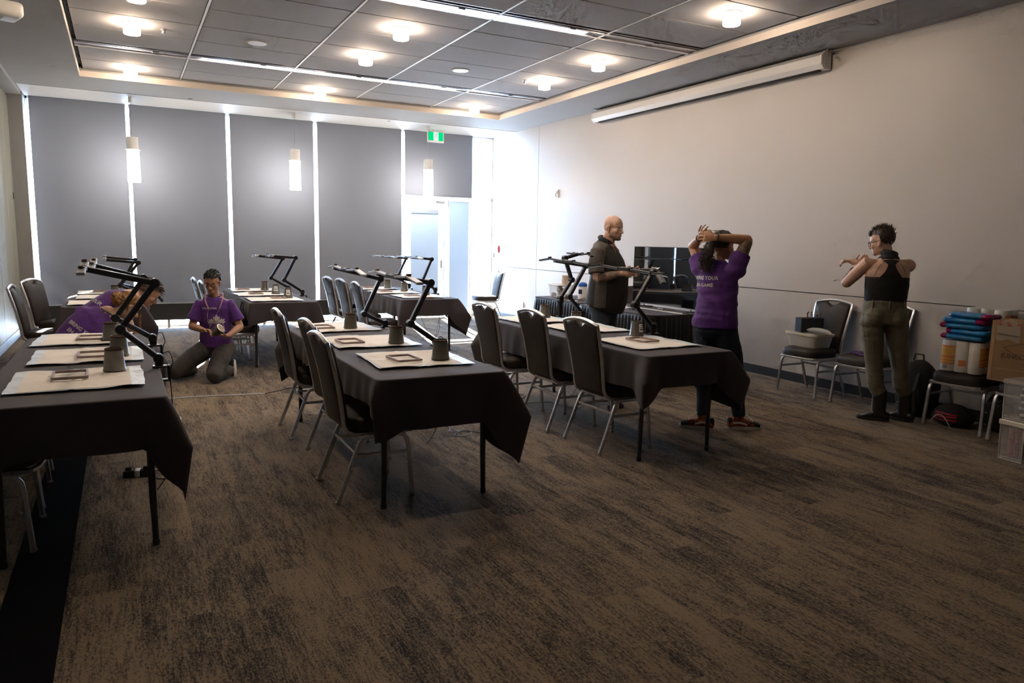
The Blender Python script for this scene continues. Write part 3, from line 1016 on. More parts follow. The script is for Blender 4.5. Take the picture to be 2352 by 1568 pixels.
GN = {'front': 'banquet chairs at the central front table', 'right': 'banquet chairs at the right front table', 'left': 'banquet chairs under the left front table',
      'far': 'banquet chairs at the far table by the door', 'farmid': 'banquet chairs at the far middle table', 'farleft': 'banquet chairs in the far left corner',
      'solo': 'banquet chairs', 'wall': 'banquet chairs along the right wall'}
for i, (x, y, a, lb, g) in enumerate(CH):
    o = chair0 if i == 0 else dup(chair0, (x, y, 0), R(a))
    o.location = (x, y, 0)
    o.rotation_euler = (0, 0, R(a))
    tag(o, lb, 'chair', GN[g])

# ================================================================ folding tables and cloths
W, LT = .76, 2.44


def make_table():
    t = empty('folding_table')
    MB().box((0, 0, .728), (W, LT, .03), .006).build('tabletop', M['table_top'], t, smooth=0)
    for s in (-1, 1):
        for q in (-1, 1):
            lg = MB()
            lg.tube([(s * .30, q * 1.085, .71), (s * .305, q * 1.085, .25), (s * .31, q * 1.085, .02)], [.0165, .0165, .0145], 12)
            lg.build('leg', M['table_leg'], t)
            lg2 = children(t)[-1]
            MB().lathe([(.0135, .03), (.017, .028), (.0175, .004), (.014, 0)], c=(s * .31, q * 1.085, 0), n=12).build('foot_cap', M['black_rubber'], lg2)
        MB().tube([(s * .30, -1.085, .60), (s * .1, -.75, .70)], .008, 6).tube([(s * .30, 1.085, .60), (s * .1, .75, .70)], .008, 6).build('brace', M['table_leg'], t)
    for q in (-1, 1):
        MB().tube([(-.30, q * 1.085, .60), (.30, q * 1.085, .60)], .010, 8).build('crossbar', M['table_leg'], t)
    return t


def tablecloth(cx, cy, seed, corners, D=(.25, .25, .25, .25), lb=''):
    """corners: (extra drop, flare, width) for (-x-y), (+x-y), (+x+y), (-x+y); D: drop of the -y, +x, +y, -x sides"""
    rnd = random.Random(seed)
    hx, hy, rc = W / 2 + .006, LT / 2 + .006, .035
    zt = .752
    per = []          # (x, y, nx, ny, side, distance to nearest corner, corner index, along)
    segs = [((-hx + rc, -hy), (hx - rc, -hy), (0, -1), 0), ((hx, -hy + rc), (hx, hy - rc), (1, 0), 1), ((hx - rc, hy), (-hx + rc, hy), (0, 1), 2), ((-hx, hy - rc), (-hx, -hy + rc), (-1, 0), 3)]
    cc = [(-hx, -hy), (hx, -hy), (hx, hy), (-hx, hy)]
    for si, (a, b, nn, sd_) in enumerate(segs):
        ln = math.dist(a, b)
        k = max(20, int(ln / .016))
        for i in range(k + 1):
            u = i / k
            per.append([a[0] + (b[0] - a[0]) * u, a[1] + (b[1] - a[1]) * u, nn[0], nn[1], sd_])
        c = cc[(si + 1) % 4]
        ctr = (c[0] - math.copysign(rc, c[0]), c[1] - math.copysign(rc, c[1]))
        a0 = math.atan2(nn[1], nn[0])
        for i in range(1, 6):
            an = a0 + (PI / 2) * i / 6
            per.append([ctr[0] + rc * math.cos(an), ctr[1] + rc * math.sin(an), math.cos(an), math.sin(an), sd_ if i < 3 else (sd_ + 1) % 4])
    n = len(per)
    arc = [0]
    for i in range(1, n + 1):
        arc.append(arc[-1] + math.dist(per[i % n][:2], per[i - 1][:2]))
    tot = arc[-1]
    cpos = []
    for c in cc:
        j = min(range(n), key=lambda q: math.dist(per[q][:2], c))
        cpos.append(arc[j])
    rows = 20
    ph = [rnd.uniform(0, 6.28) for _ in range(4)]
    rings = []
    for t_ in range(rows + 1):
        v = t_ / rows
        ring = []
        for j in range(n):
            x, y, nx, ny, sd_ = per[j]
            s = arc[j]
            best, ci = 9, 0
            for q in range(4):
                d = (s - cpos[q] + tot / 2) % tot - tot / 2
                if abs(d) < abs(best):
                    best, ci = d, q
            ex, flare, wb_, wa_ = corners[ci]
            wd = wb_ if best < 0 else wa_
            fd = (1.0, .12) if cc[ci][0] > 0 else (-.7, .7)
            d = abs(best)
            tri = max(0, 1 - d / wd)
            drop = D[sd_] + .010 * math.sin(s * 2.1 + ph[0]) + .006 * math.sin(s * 5.3 + ph[1]) + ex * tri ** 1.15
            long = sd_ in (1, 3)
            am = .0095 if long else .006
            fold = am * (math.sin(s * 31 + ph[2] + 2 * math.sin(s * 3)) * .6 + math.sin(s * 17 + ph[3]) * .6) * v ** .7
            f2 = flare * math.exp(-(d / (min(wd, .3) * .40)) ** 2) * (min(1.0, (v / .5) ** .85) if v < .5 else 1 - (v - .5) * .95)
            tuck = -.030 * math.exp(-((d - min(wd, .3) * .85) / (min(wd, .3) * .35)) ** 2) * v
            hang = .016 * v
            o_ = hang + fold + f2 + tuck
            # near a corner push along the diagonal so the fold sticks out
            c = cc[ci]
            dx, dy = fd[0], math.copysign(fd[1], c[1])
            k = math.exp(-(d / (min(wd, .3) * .5)) ** 2)
            px = x + (nx * (1 - k) + dx * k * 1.1) * o_
            py = y + (ny * (1 - k) + dy * k * 1.1) * o_
            # gather the fold towards the corner line
            zz = zt - drop * v
            if v == 0:
                zz = zt
            ring.append((px, py, zz))
        rings.append(ring)
    # round the top edge
    inner = []
    for (k, dz) in ((0.0, -.0), (.35, 0.0), (.72, 0.0), (.96, .0)):
        rr = []
        for j in range(n):
            x, y = per[j][:2]
            kk = k
            xx, yy = x * kk, y * (1 - (1 - kk) * .31) if k > 0 else 0
            if k == 0:
                xx, yy = 0.0, y * .69
            z = zt + .008 + .0022 * noise.noise(Vector((xx * 3 + seed, yy * 3, 0)))
            rr.append((xx, yy, z))
        inner.append(rr)
    e1 = [(x - nx * .0065, y - ny * .0065, zt + .0068) for x, y, nx, ny, _ in per]
    e2 = [(x - nx * .0018, y - ny * .0018, zt + .0040) for x, y, nx, ny, _ in per]
    mb = MB()
    mb.ring_loft(inner + [e1, e2] + rings, cap0=False, cap1=False)
    o = mb.build('tablecloth', M['cloth'], None, smooth=70, loc=(cx, cy, 0))
    tag(o, lb, 'tablecloth', 'charcoal cloths over the folding tables')
    return o


TB = [(1.54, 4.90, 'folding table with grey legs under the central front cloth', 'charcoal tablecloth on the central front table, long corner hanging right'),
      (3.42, 5.02, 'folding table under the right front cloth', 'charcoal tablecloth on the right front table beside the purple shirt woman'),
      (-.23, 4.90, 'folding table under the left front cloth, cut by the photo edge', 'charcoal tablecloth on the left front table cut by the photo edge'),
      (1.62, 9.82, 'folding table behind the kneeling man', 'charcoal tablecloth on the far table behind the kneeling man'),
      (3.41, 9.82, 'folding table far back in front of the glass door', 'charcoal tablecloth on the far table before the glass door'),
      (-.20, 9.82, 'folding table at the far left behind the two bending people', 'charcoal tablecloth on the far left table behind the bending people')]
CN = [[(.05, .05, .20, .16), (.29, .15, .13, .75), (.22, .1, .25, .25), (.22, .1, .25, .25)],
      [(.12, .09, .16, .14), (.20, .15, .13, .80), (.22, .1, .25, .25), (.28, .15, .25, .25)],
      [(.05, .05, .22, .22), (.25, .09, .10, .45), (.22, .1, .25, .25), (.22, .1, .25, .25)],
      [(.05, .03, .2, .2), (.20, .06, .12, .40), (.2, .1, .25, .25), (.2, .1, .25, .25)],
      [(.20, .05, .26, .2), (.26, .15, .14, .60), (.2, .1, .25, .25), (.2, .1, .25, .25)],
      [(.24, .09, .24, .2), (.24, .10, .24, .24), (.2, .1, .25, .25), (.2, .1, .25, .25)]]
DD = [(.285, .27, .25, .16), (.22, .25, .25, .24), (.225, .25, .25, .25), (.20, .24, .25, .2), (.19, .22, .25, .22), (.24, .24, .25, .24)]
tb0 = make_table()
for i, (x, y, lb, lc) in enumerate(TB):
    o = tb0 if i == 0 else dup(tb0, (x, y, 0), 0)
    o.location = (x, y, 0)
    tag(o, lb, 'table', 'folding tables under charcoal cloths')
    tablecloth(x, y, 11 + i, CN[i], DD[i], lc)

# ================================================================ pads, frames, pots
ZT = .7635


def pad(x, y, rz, seed, lb, w_=.585, l_=.60, border=(.05, .05)):
    t = empty('absorbent_pad', (x, y, ZT), rz, lb, 'pad', 'absorbent pads laid on the tables')
    hw, hl = w_ / 2, l_ / 2

    def wav(px, py):
        e = max(0, 1 - min(hw - abs(px), hl - abs(py)) / .06)
        fold = .004 * math.exp(-(abs(px + .02) / .010) ** 2) + .0028 * math.exp(-(abs(py) / .010) ** 2) + .002 * math.exp(-(abs(py - .15) / .008) ** 2)
        return .0035 + fold + (.0035 + .0045 * noise.noise(Vector((px * 7 + seed, py * 7, seed)))) * (.35 + e) + .010 * e * max(0, noise.noise(Vector((px * 4 + 3 * seed, py * 4, 5))))

    def f1(u, v):
        px, py = (u - .5) * w_, (v - .5) * l_
        px += .008 * noise.noise(Vector((py * 6, seed, u))) if u in (0, 1) else 0
        py += .008 * noise.noise(Vector((px * 6, seed, v + 4))) if v in (0, 1) else 0
        return (px, py, max(.0008, wav(px, py)))

    def f2(u, v):
        a, b = -hw + border[0], hw - border[1]
        px, py = a + (b - a) * u, (v - .5) * (l_ - .036)
        return (px, py, wav(px, py) + .0022)
    MB().grid(f1, 24, 24).build('plastic_backing', M['pad_blue'], t, smooth=80)
    MB().grid(f2, 22, 24).build('cream_sheet', M['pad_cream'], t, smooth=80)


PD = [(1.565, 4.24, R(-3), 'absorbent pad at the near end of the central front table'),
      (1.545, 5.08, R(-2), 'absorbent pad in the middle of the central front table'),
      (1.53, 5.99, R(2), 'absorbent pad at the far end of the central front table'),
      (3.43, 4.33, R(1), 'absorbent pad at the near end of the right front table'),
      (3.50, 5.25, R(-2), 'absorbent pad in the middle of the right front table'),
      (3.44, 6.03, R(2), 'absorbent pad at the far end of the right front table'),
      (-.225, 4.24, R(1), 'absorbent pad with crinkled ends nearest the camera on the left table'),
      (-.21, 5.07, R(0), 'absorbent pad in the middle of the left front table'),
      (-.26, 5.87, R(-2), 'absorbent pad at the far end of the left front table'),
      (1.56, 8.98, R(0), 'nearest pad on the far table behind the kneeling man'),
      (1.53, 9.80, R(1), 'middle pad on the far table behind the kneeling man'),
      (1.57, 10.60, R(-1), 'farthest pad on the table behind the kneeling man'),
      (3.38, 9.02, R(-1), 'nearest pad on the far table by the door'),
      (3.32, 9.80, R(1), 'middle pad on the far table by the door'),
      (3.30, 10.6, R(1), 'farthest pad on the far table by the door'),
      (-.24, 9.0, R(2), 'nearest pad on the far left table, front edge curled'),
      (-.20, 9.80, R(0), 'middle pad on the far left table'),
      (-.22, 10.55, R(2), 'farthest pad on the far left table with a sunlit corner')]
for i, (x, y, a, lb) in enumerate(PD):
    pad(x, y, a, i + 1.0, lb, border=((.05, .06) if i in (6, 7, 8) else (.012, .07)))


def make_frame():
    o = []
    hx, hy = .075, .105
    pts = []
    for cx_, cy_, a0 in ((hx - .015, -hy + .015, -90), (hx - .015, hy - .015, 0), (-hx + .015, hy - .015, 90), (-hx + .015, -hy + .015, 180)):
        for k in range(4):
            a = R(a0 + 30 * k)
            pts.append((cx_ + .015 * math.cos(a), cy_ + .015 * math.sin(a), .008))
    mb = MB().tube(pts, .0065, sq=True, r2=.007, closed=True)
    return mb.build('small_frame', M['frame_brown'], None, smooth=40)


fr0 = None
FR = [(1.485, 4.19, 3, 'small pinkish frame on the nearest pad of the central table'), (1.385, 5.04, 2, 'small pinkish frame on the middle pad of the central table'),
      (1.41, 5.94, 0, 'small pinkish frame on the far pad of the central table'), (-.265, 4.30, 2, 'small pinkish frame on the nearest pad of the left table'),
      (-.185, 5.00, 1, 'small pinkish frame on the middle pad of the left table'), (-.225, 5.83, -2, 'small pinkish frame on the far pad of the left table'),
      (3.43, 4.36, 6, 'small pinkish frame beside the labelled pot on the right table'),
      (3.40, 5.10, 4, 'small pinkish frame in the middle of the right table behind the chair'),
      (1.62, 9.02, 0, 'small frame on the nearest pad behind the kneeling man'), (1.48, 9.78, 0, 'small frame on the middle pad behind the kneeling man'),
      (1.44, 10.62, 0, 'small frame on the farthest pad behind the kneeling man'), (3.30, 9.0, 0, 'small frame on the nearest pad by the door'),
      (3.2, 9.8, 0, 'small frame on the middle pad by the door'), (3.2, 10.6, 0, 'small frame on the farthest pad by the door'),
      (-.27, 10.5, 0, 'small frame on the farthest pad of the far left table')]
for i, (x, y, a, lb) in enumerate(FR):
    if fr0 is None:
        o = fr0 = make_frame()
    else:
        o = fr0.copy()
        C.objects.link(o)
    o.location = (x, y, ZT + .013)
    o.rotation_euler = (0, 0, R(a))
    tag(o, lb, 'frame', 'small frames on the pads')


def make_pot(m_, stained=False, label=False, mark=False):
    t = empty('upturned_pot')
    MB().lathe([(.054, 0), (.057, .003), (.0565, .007), (.054, .010), (.0435, .112), (.0425, .118), (.040, .1185), (.039, .112), (.030, .111), (.005, .112)], n=32).build('body', m_, t, smooth=40)
    if stained:
        MB().lathe([(.0437, .106), (.0445, .108), (.0435, .119), (.040, .1205), (.038, .117)], n=24, cap=False).build('stained_rim', M['stain'], t)
    if label:
        def fn(u, v):
            a = -1.1 - 1.0 * u
            z = .035 + .062 * v
            r = .0548 - .0112 * (z - .01) / .102 + .0006
            return (r * math.cos(a), r * math.sin(a), z)
        lb_ = MB().grid(fn, 8, 3).build('paper_label', M['label'], t)
        b = MB()
        for zz, a0, a1 in ((.085, .15, .45), (.085, .55, .8), (.070, .1, .35), (.068, .5, .9), (.05, .2, .85)):
            def g2(u, v, zz=zz, a0=a0, a1=a1):
                a = -1.1 - 1.0 * (a0 + (a1 - a0) * u)
                z = zz + (.010 if zz < .06 else .005) * v
                r = .0548 - .0112 * (z - .01) / .102 + .0012
                return (r * math.cos(a), r * math.sin(a), z)
            b.grid(g2, 4, 1)
        b.build('printed_marks', M['ink'], lb_)
    return t


pots = {'plain': make_pot(M['cup'], True), 'light': make_pot(M['cup_light'], True), 'label': make_pot(M['cup'], False, True)}
used = set()
PT = [(1.70, 4.13, 'plain', 'grey upturned pot nearest the camera on the central table'), (1.68, 4.90, 'plain', 'grey upturned pot in the middle of the central table'),
      (1.62, 5.86, 'plain', 'grey upturned pot at the far end of the central table'), (-.066, 4.42, 'light', 'light grey pot with brown stained rim on the left table'),
      (-.045, 4.96, 'plain', 'dark grey pot in the middle of the left table, partly hidden by the light one'), (-.096, 5.74, 'plain', 'dark grey pot at the far end of the left table'),
      (3.575, 4.62, 'label', 'grey pot with a white label on the right front table'), (3.60, 6.10, 'plain', 'paint-splattered grey pot between the right table chairs'),
      (3.52, 5.42, 'plain', 'grey pot hidden behind the middle right chair, rim showing'),
      (1.71, 10.5, 'plain', 'farthest plain pot on the table behind the kneeling man'), (1.735, 9.8, 'label', 'middle labelled pot on the table behind the kneeling man'),
      (1.75, 9.08, 'label', 'nearest labelled pot on the table behind the kneeling man'), (3.486, 10.55, 'plain', 'farthest pot on the far table by the door'),
      (3.50, 9.85, 'plain', 'middle pot on the far table by the door'), (3.53, 9.10, 'plain', 'nearest pot on the far table by the door'),
      (-.097, 9.9, 'plain', 'dark pot behind the bun haired woman on the far left table')]
for i, (x, y, k, lb) in enumerate(PT):
    base = pots[k]
    rz = R(random.uniform(-12, 12)) + (R(25) if k == 'label' and x > 3 else 0)
    if k not in used:
        used.add(k)
        o = base
        o.location = (x, y, ZT + .012)
        o.rotation_euler = (0, 0, rz)
    else:
        o = dup(base, (x, y, ZT + .012), rz)
    tag(o, lb, 'pot', 'upturned grey pots on the pads')


# ================================================================ articulated craft lamps
def lamp(yb, xb, J, wings, lb, head_y, seed=0, dark=False, loop=True):
    """J: elbow list (x, z) from the clamp post to the head; head bar runs along y with folding wings"""
    t = empty('task_lamp', (xb, yb, 0), 0, lb, 'lamp', 'articulated craft lamps clamped to the tables')
    m_ = M['lamp_black']
    cp = MB()
    cp.box((.0, 0, .7685), (.075, .05, .012), .003).box((.045, 0, .735), (.014, .045, .08), .003).box((.015, 0, .690), (.07, .04, .012), .003)
    cp.tube([(.0, 0, .64), (.0, 0, .695)], .006, 8).lathe([(.016, .635), (.018, .642), (.006, .646)], n=12).tube([(0, 0, .70), (0, 0, .738)], .005, 8)
    cp.build('clamp', m_, t)
    P = [Vector((0, 0, .772))] + [Vector((a - xb, 0, z)) for a, z in J]
    MB().box(((P[0] + P[1]) / 2)[:], (.042, .034, (P[1] - P[0]).length + .01), .008).build('post', m_, t)
    for i in range(1, len(P) - 1):
        a, b = P[i], P[i + 1]
        MB().tube([a, b], .0155, r2=.0195, sq=True, up=(0, 1, 0)).build('arm', m_, t)
    for p in P[1:-1]:
        j = MB().lathe([(.0, -.028), (.023, -.028), (.0275, -.022), (.0275, .022), (.023, .028), (0, .028)], c=p, n=16, axis='Y').build('joint', m_, t)
        MB().lathe([(.0, -.033), (.013, -.033), (.013, -.028)], c=p, n=10, axis='Y').build('bolt', M['lamp_grey'], j)
    # head
    hx, hz = P[-1].x, P[-1].z
    hy = head_y
    hm = M['lamp_black'] if dark else M['lamp_grey']  # paler wings carry window sheen in their colour, dark ones underside shade
    c = MB().box((hx, hy, hz), (.036, .15, .024), .005)
    c.build('head_centre', M['lamp_black'], t, smooth=0)
    sw = MB()
    for k in range(4):
        sw.box((hx, hy - .045 + .03 * k, hz + .0125), (.012, .014, .005), .001)
    sw.build('buttons', M['led'], t, smooth=0)
    y, z = hy, hz
    for s in (-1, 1):
        y, z = hy + s * .075, hz
        for q, (ln, ang) in enumerate(wings[0 if s < 0 else 1]):
            a = Vector((hx, y, z))
            b = Vector((hx, y + s * ln * math.cos(ang), z + ln * math.sin(ang)))
            mid = (a + b) / 2
            rot = Matrix.Rotation(ang * s, 3, 'X')
            pn = MB().box(mid, (.040, ln - .012, .013), .003, rot).build('led_wing', hm, t, smooth=0)
            MB().box(mid + rot @ Vector((0, 0, -.0075)), (.032, ln - .02, .003), 0, rot).build('diffuser', M['led'], pn, smooth=0)
            k = MB().box(a + Vector((0, 0, .011)), (.026, .030, .014), .004).build('hinge_knob', M['lamp_knob'] if not dark else M['lamp_black'], t, smooth=0)
            y, z = b.y, b.z
    if loop:
        pts = [Vector((.0, .018, P[1].z + .01)), Vector((.05, .03, P[1].z + .03)), Vector((.07, .03, P[1].z - .03)), Vector((.06, .02, .76)), Vector((.052, .02, .70)), Vector((.055, .0, .45)), Vector((.02, .05, .15)), Vector((-.05, .1, .008))]
        sm = []
        for i in range(len(pts) - 1):
            for k in range(5):
                u = k / 5
                p0, p1, p2, p3 = pts[max(0, i - 1)], pts[i], pts[i + 1], pts[min(len(pts) - 1, i + 2)]
                sm.append(.5 * ((2 * p1) + (-p0 + p2) * u + (2 * p0 - 5 * p1 + 4 * p2 - p3) * u * u + (-p0 + 3 * p1 - 3 * p2 + p3) * u ** 3))
        MB().tube(sm, .0028, 5).build('cable', M['cable_black'], t)


WA = (((.23, R(3)), (.20, R(-9))), ((.23, R(4)), (.17, R(-6))))
WB = (((.26, R(2)), (.22, R(-4))), ((.24, R(2)), (.18, R(-5))))
WC = (((.26, R(-4)), (.16, R(2))), ((.26, R(4)), (.18, R(-7))))
lamp(4.75, 1.985 - .06, [(1.925, .79), (1.73, .925), (1.875, 1.205), (1.50, 1.268)], WA, 'near craft lamp clamped to the central front table', -.30)
lamp(5.90, 1.93, [(1.925, .80), (1.745, .880), (1.885, 1.17), (1.50, 1.262)], WA, 'far craft lamp clamped to the central front table', -.35, 1)
lamp(4.72, 3.815, [(3.81, .83), (3.62, 1.01), (3.79, 1.268), (3.50, 1.30)], WC, 'near craft lamp on the right table, reaching across the television', -.02, 2, True)
lamp(5.78, 3.82, [(3.815, .84), (3.67, .997), (3.845, 1.285), (3.50, 1.330)], WC, 'middle craft lamp on the right table in front of the bald man', -.25, 3, True)
lamp(6.16, 3.81, [(3.81, .925), (3.81, .955), (3.935, 1.131), (3.85, 1.345), (4.00, 1.385)], (((.11, R(4)), (.08, R(-20))), ((.12, R(4)),)), 'far craft lamp on the right table bent towards the wall', .0, 4, True, False)
lamp(4.50, .155, [(.150, .815), (-.03, .985), (.150, 1.235), (-.185, 1.315)], (((.12, R(4)), (.10, R(-12))), ((.12, R(14)), (.10, R(-5)))), 'near craft lamp clamped to the left front table', -.08, 5)
lamp(5.38, .155, [(.150, .82), (-.06, .960), (.115, 1.215), (-.17, 1.300)], (((.12, R(4)), (.10, R(-12))), ((.12, R(10)), (.10, R(5)))), 'far craft lamp clamped to the left front table', .0, 6)
lamp(9.45, 2.0, [(1.995, .82), (1.775, .965), (1.92, 1.245), (1.60, 1.268)], (((.12, R(8)),), ((.12, R(3)), (.08, R(-14)))), 'nearer craft lamp behind the kneeling man', -.1, 7, loop=False)
lamp(10.35, 2.0, [(1.995, .815), (1.77, .945), (1.93, 1.21), (1.58, 1.245)], (((.12, R(8)),), ((.12, R(3)), (.08, R(-14)))), 'farther craft lamp behind the kneeling man', .0, 8, loop=False)
lamp(9.40, 3.79, [(3.785, .825), (3.60, .942), (3.73, 1.237), (3.35, 1.265)], WB, 'nearer craft lamp on the far table by the door', -.10, 9)
lamp(10.45, 3.79, [(3.785, .82), (3.60, .93), (3.74, 1.22), (3.36, 1.25)], WB, 'farther craft lamp on the far table by the door', -.10, 10, loop=False)
lamp(9.60, .18, [(.175, .81), (-.04, .91), (.16, 1.174), (-.185, 1.205)], (((.07, R(4)),), ((.07, R(14)),)), 'nearer craft lamp on the far left table', -.05, 11, loop=False)
lamp(10.50, .18, [(.175, .81), (-.04, .87), (.14, 1.178), (-.20, 1.212)], (((.07, R(4)),), ((.07, R(14)),)), 'farther craft lamp on the far left table', -.05, 12, loop=False)
# ================================================================ skirted tables, television and things on them
def skirted(x0, x1, y0, y1, label, seed, round_near=.12):
    t = empty('skirted_table', ((x0 + x1) / 2, (y0 + y1) / 2, 0), 0, label, 'table', 'black skirted tables by the right wall')
    hx, hy = (x1 - x0) / 2, (y1 - y0) / 2
    per = []
    rc = round_near
    for cx, cy, a0 in ((hx - rc, -hy + rc, -90), (hx - rc, hy - rc, 0), (-hx + rc, hy - rc, 90), (-hx + rc, -hy + rc, 180)):
        for k in range(9):
            a = R(a0 + 90 * k / 8)
            per.append((cx + rc * math.cos(a), cy + rc * math.sin(a)))
    # resample evenly
    P = []
    n0 = len(per)
    for i in range(n0):
        a, b = V2(per[i]), V2(per[(i + 1) % n0])
        k = max(1, int((b - a).length / .008))
        for q in range(k):
            P.append(a + (b - a) * q / k)
    n = len(P)
    rings = []
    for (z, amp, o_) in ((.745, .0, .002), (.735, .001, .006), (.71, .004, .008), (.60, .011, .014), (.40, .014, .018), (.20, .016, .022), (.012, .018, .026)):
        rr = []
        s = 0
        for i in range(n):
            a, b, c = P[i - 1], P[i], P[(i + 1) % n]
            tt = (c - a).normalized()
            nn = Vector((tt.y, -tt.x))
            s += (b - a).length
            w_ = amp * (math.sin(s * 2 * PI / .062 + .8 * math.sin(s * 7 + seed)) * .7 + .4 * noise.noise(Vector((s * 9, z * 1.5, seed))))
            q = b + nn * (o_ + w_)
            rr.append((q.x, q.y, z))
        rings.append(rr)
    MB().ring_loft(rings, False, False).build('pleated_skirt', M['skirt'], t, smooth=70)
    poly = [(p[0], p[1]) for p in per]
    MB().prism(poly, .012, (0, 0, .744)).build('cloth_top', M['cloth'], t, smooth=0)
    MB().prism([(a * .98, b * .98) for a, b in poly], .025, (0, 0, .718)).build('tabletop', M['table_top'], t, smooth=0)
    for sx in (-1, 1):
        for sy in (-1, 1):
            MB().tube([(sx * (hx - .1), sy * (hy - .12), 0), (sx * (hx - .1), sy * (hy - .12), .72)], .015, 10).build('leg', M['table_leg'], t)
    return t


V2 = lambda p: Vector((p[0], p[1]))
skirted(4.96, 5.72, 7.56, 8.76, 'black skirted table against the far wall part holding the clear tub', 1)
skirted(4.85, 5.62, 6.02, 7.50, 'black skirted table carrying the television', 2, .16)

tv = empty('television', (5.44, 6.54, .756), 0, 'large black curved television with blue reflections on the skirted table', 'television')
Z0, Z1, Y0, Y1 = .045, .705, -.60, .58
cur = lambda u: .035 * (1 - (2 * u - 1) ** 2)
MB().grid(lambda u, v: (cur(u) - .012, Y0 + (Y1 - Y0) * u, Z0 + (Z1 - Z0) * v), 30, 4).build('screen', M['tv'], tv, smooth=80)
rings = []
for i in range(31):
    u = i / 30
    y = Y0 - .006 + (Y1 - Y0 + .012) * u
    x = cur(u)
    rings.append([(x - .010, y, Z0 - .008), (x - .010, y, Z1 + .006), (x + .028, y, Z1 + .002), (x + .05, y, Z0 + .1), (x + .03, y, Z0 - .008)])
MB().ring_loft(rings).build('back_shell', M['black_metal'], tv, smooth=40)
MB().grid(lambda u, v: (cur(u) - .0135, Y0 + (Y1 - Y0) * u, Z0 - .007 + .010 * v), 30, 1).build('lower_trim', M['lamp_grey'], tv, smooth=60)
for y in (-.42, .40):
    MB().tube([(.03, y, .05), (.02, y, .015), (-.13, y - .05 * (1 if y < 0 else -1), .006)], .008, 8, .006).tube([(.02, y, .015), (.15, y, .006)], .008, 8, .006).build('foot', M['black_metal'], tv)
MB().box((-.045, 0, .012), (.035, .10, .012), .004).build('remote_sensor', M['metal_shine'], tv, smooth=0)

t = empty('clear_supply_tub', (5.23, 8.44, .756), R(-8), 'clear tub with a cream lid full of supplies on the skirted table', 'tub')
b = MB()
b.ring_loft([[(-.11 * k, -.165 * k, z), (.11 * k, -.165 * k, z), (.11 * k, .165 * k, z), (-.11 * k, .165 * k, z)] for k, z in ((.90, .001), (1.0, .165))], True, False)
b.build('tub_body', M['tubthin'], t, smooth=0)
MB().box((0, 0, .172), (.25, .36, .014), .005).build('lid', M['tublid'], t, smooth=0)
MB().box((0, -.02, .012), (.17, .25, .016), .004).build('yellow_tray', M['yellow'], t, smooth=0)
MB().box((-.03, -.04, .095), (.06, .16, .10), .02, Matrix.Rotation(R(28), 3, 'X'), seg=2).build('label_maker', M['kraft'], t)
MB().box((-.066, -.05, .115), (.006, .09, .045), .002, Matrix.Rotation(R(28), 3, 'X')).build('label_maker_screen', M['bin_grey'], t, smooth=0)
MB().tube([(-.05, .13, .03), (.0, .09, .05), (.03, .02, .03)], .009, 8).build('blue_marker', M['blue_pl'], t)
MB().box((-.06, .12, .035), (.05, .06, .05), .008).build('small_carton', M['cardboard'], t, smooth=0)
tag(MB().lathe([(.02, 0), (.062, 0), (.062, .125), (.02, .125)], c=(5.26, 8.36, .936), n=28).build('paper_roll', M['kraft']), 'beige paper roll standing on the clear supply tub', 'paper roll')
t = empty('wipes_canister', (5.33, 8.07, .756), R(150), 'white canister with bright blue lid beside the clear tub', 'canister')
MB().lathe([(.052, 0), (.058, .006), (.058, .17), (.052, .182)], n=28).build('body', M['white'], t)
MB().lathe([(.060, .172), (.061, .20), (.050, .215), (.030, .225), (.01, .228)], n=28).build('lid', M['blue_lid'], t)
MB().grid(lambda u, v: (.0588 * math.cos(R(20 + 60 * u)), .0588 * math.sin(R(20 + 60 * u)), .075 + .06 * v), 8, 1).build('label', M['blue_label'], t)
t = empty('grey_storage_box', (5.56, 7.50, 0.756), R(10), 'grey upright box with white rim between the man and the television', 'box')
MB().box((0, 0, .105), (.16, .20, .21), .006).build('body', M['bin_grey'], t, smooth=0)
MB().box((0, 0, .216), (.175, .21, .014), .004).build('rim', M['white'], t, smooth=0)
t = empty('black_bracket_cup', (5.13, 6.66, .756), 0, 'small black cup at the front of the television table', 'cup')
MB().lathe([(.042, 0), (.045, .003), (.048, .095), (.045, .098), (.043, .09)], n=20).build('body', M['black_metal'], t)
MB().lathe([(.038, .088), (.036, .087)], n=20).build('contents', M['stain'], t)
for i, (x, y, a, lb) in enumerate(((5.10, 6.95, 20, 'white paper sheet left of the black cup'), (5.20, 7.15, -15, 'second white paper sheet behind the black cup'), (5.06, 7.90, 8, 'small white slip on the far skirted table'))):
    k = .5 if i == 2 else 1
    tag(MB().grid(lambda u, v: (x + (math.cos(R(a)) * (u - .5) * .21 - math.sin(R(a)) * (v - .5) * .29) * k, y + (math.sin(R(a)) * (u - .5) * .21 + math.cos(R(a)) * (v - .5) * .29) * k, .7585 + .004 * math.sin(u * 3 + i) ** 2), 6, 6).build('paper_sheet', M['label'], None, smooth=80), lb, 'paper', 'loose papers on the skirted tables')
tag(MB().span((5.28, 6.05, .757), (5.34, 6.95, .759)).build('paper_strip', M['label'], None, smooth=0), 'long narrow white paper strip lying under the television', 'paper')

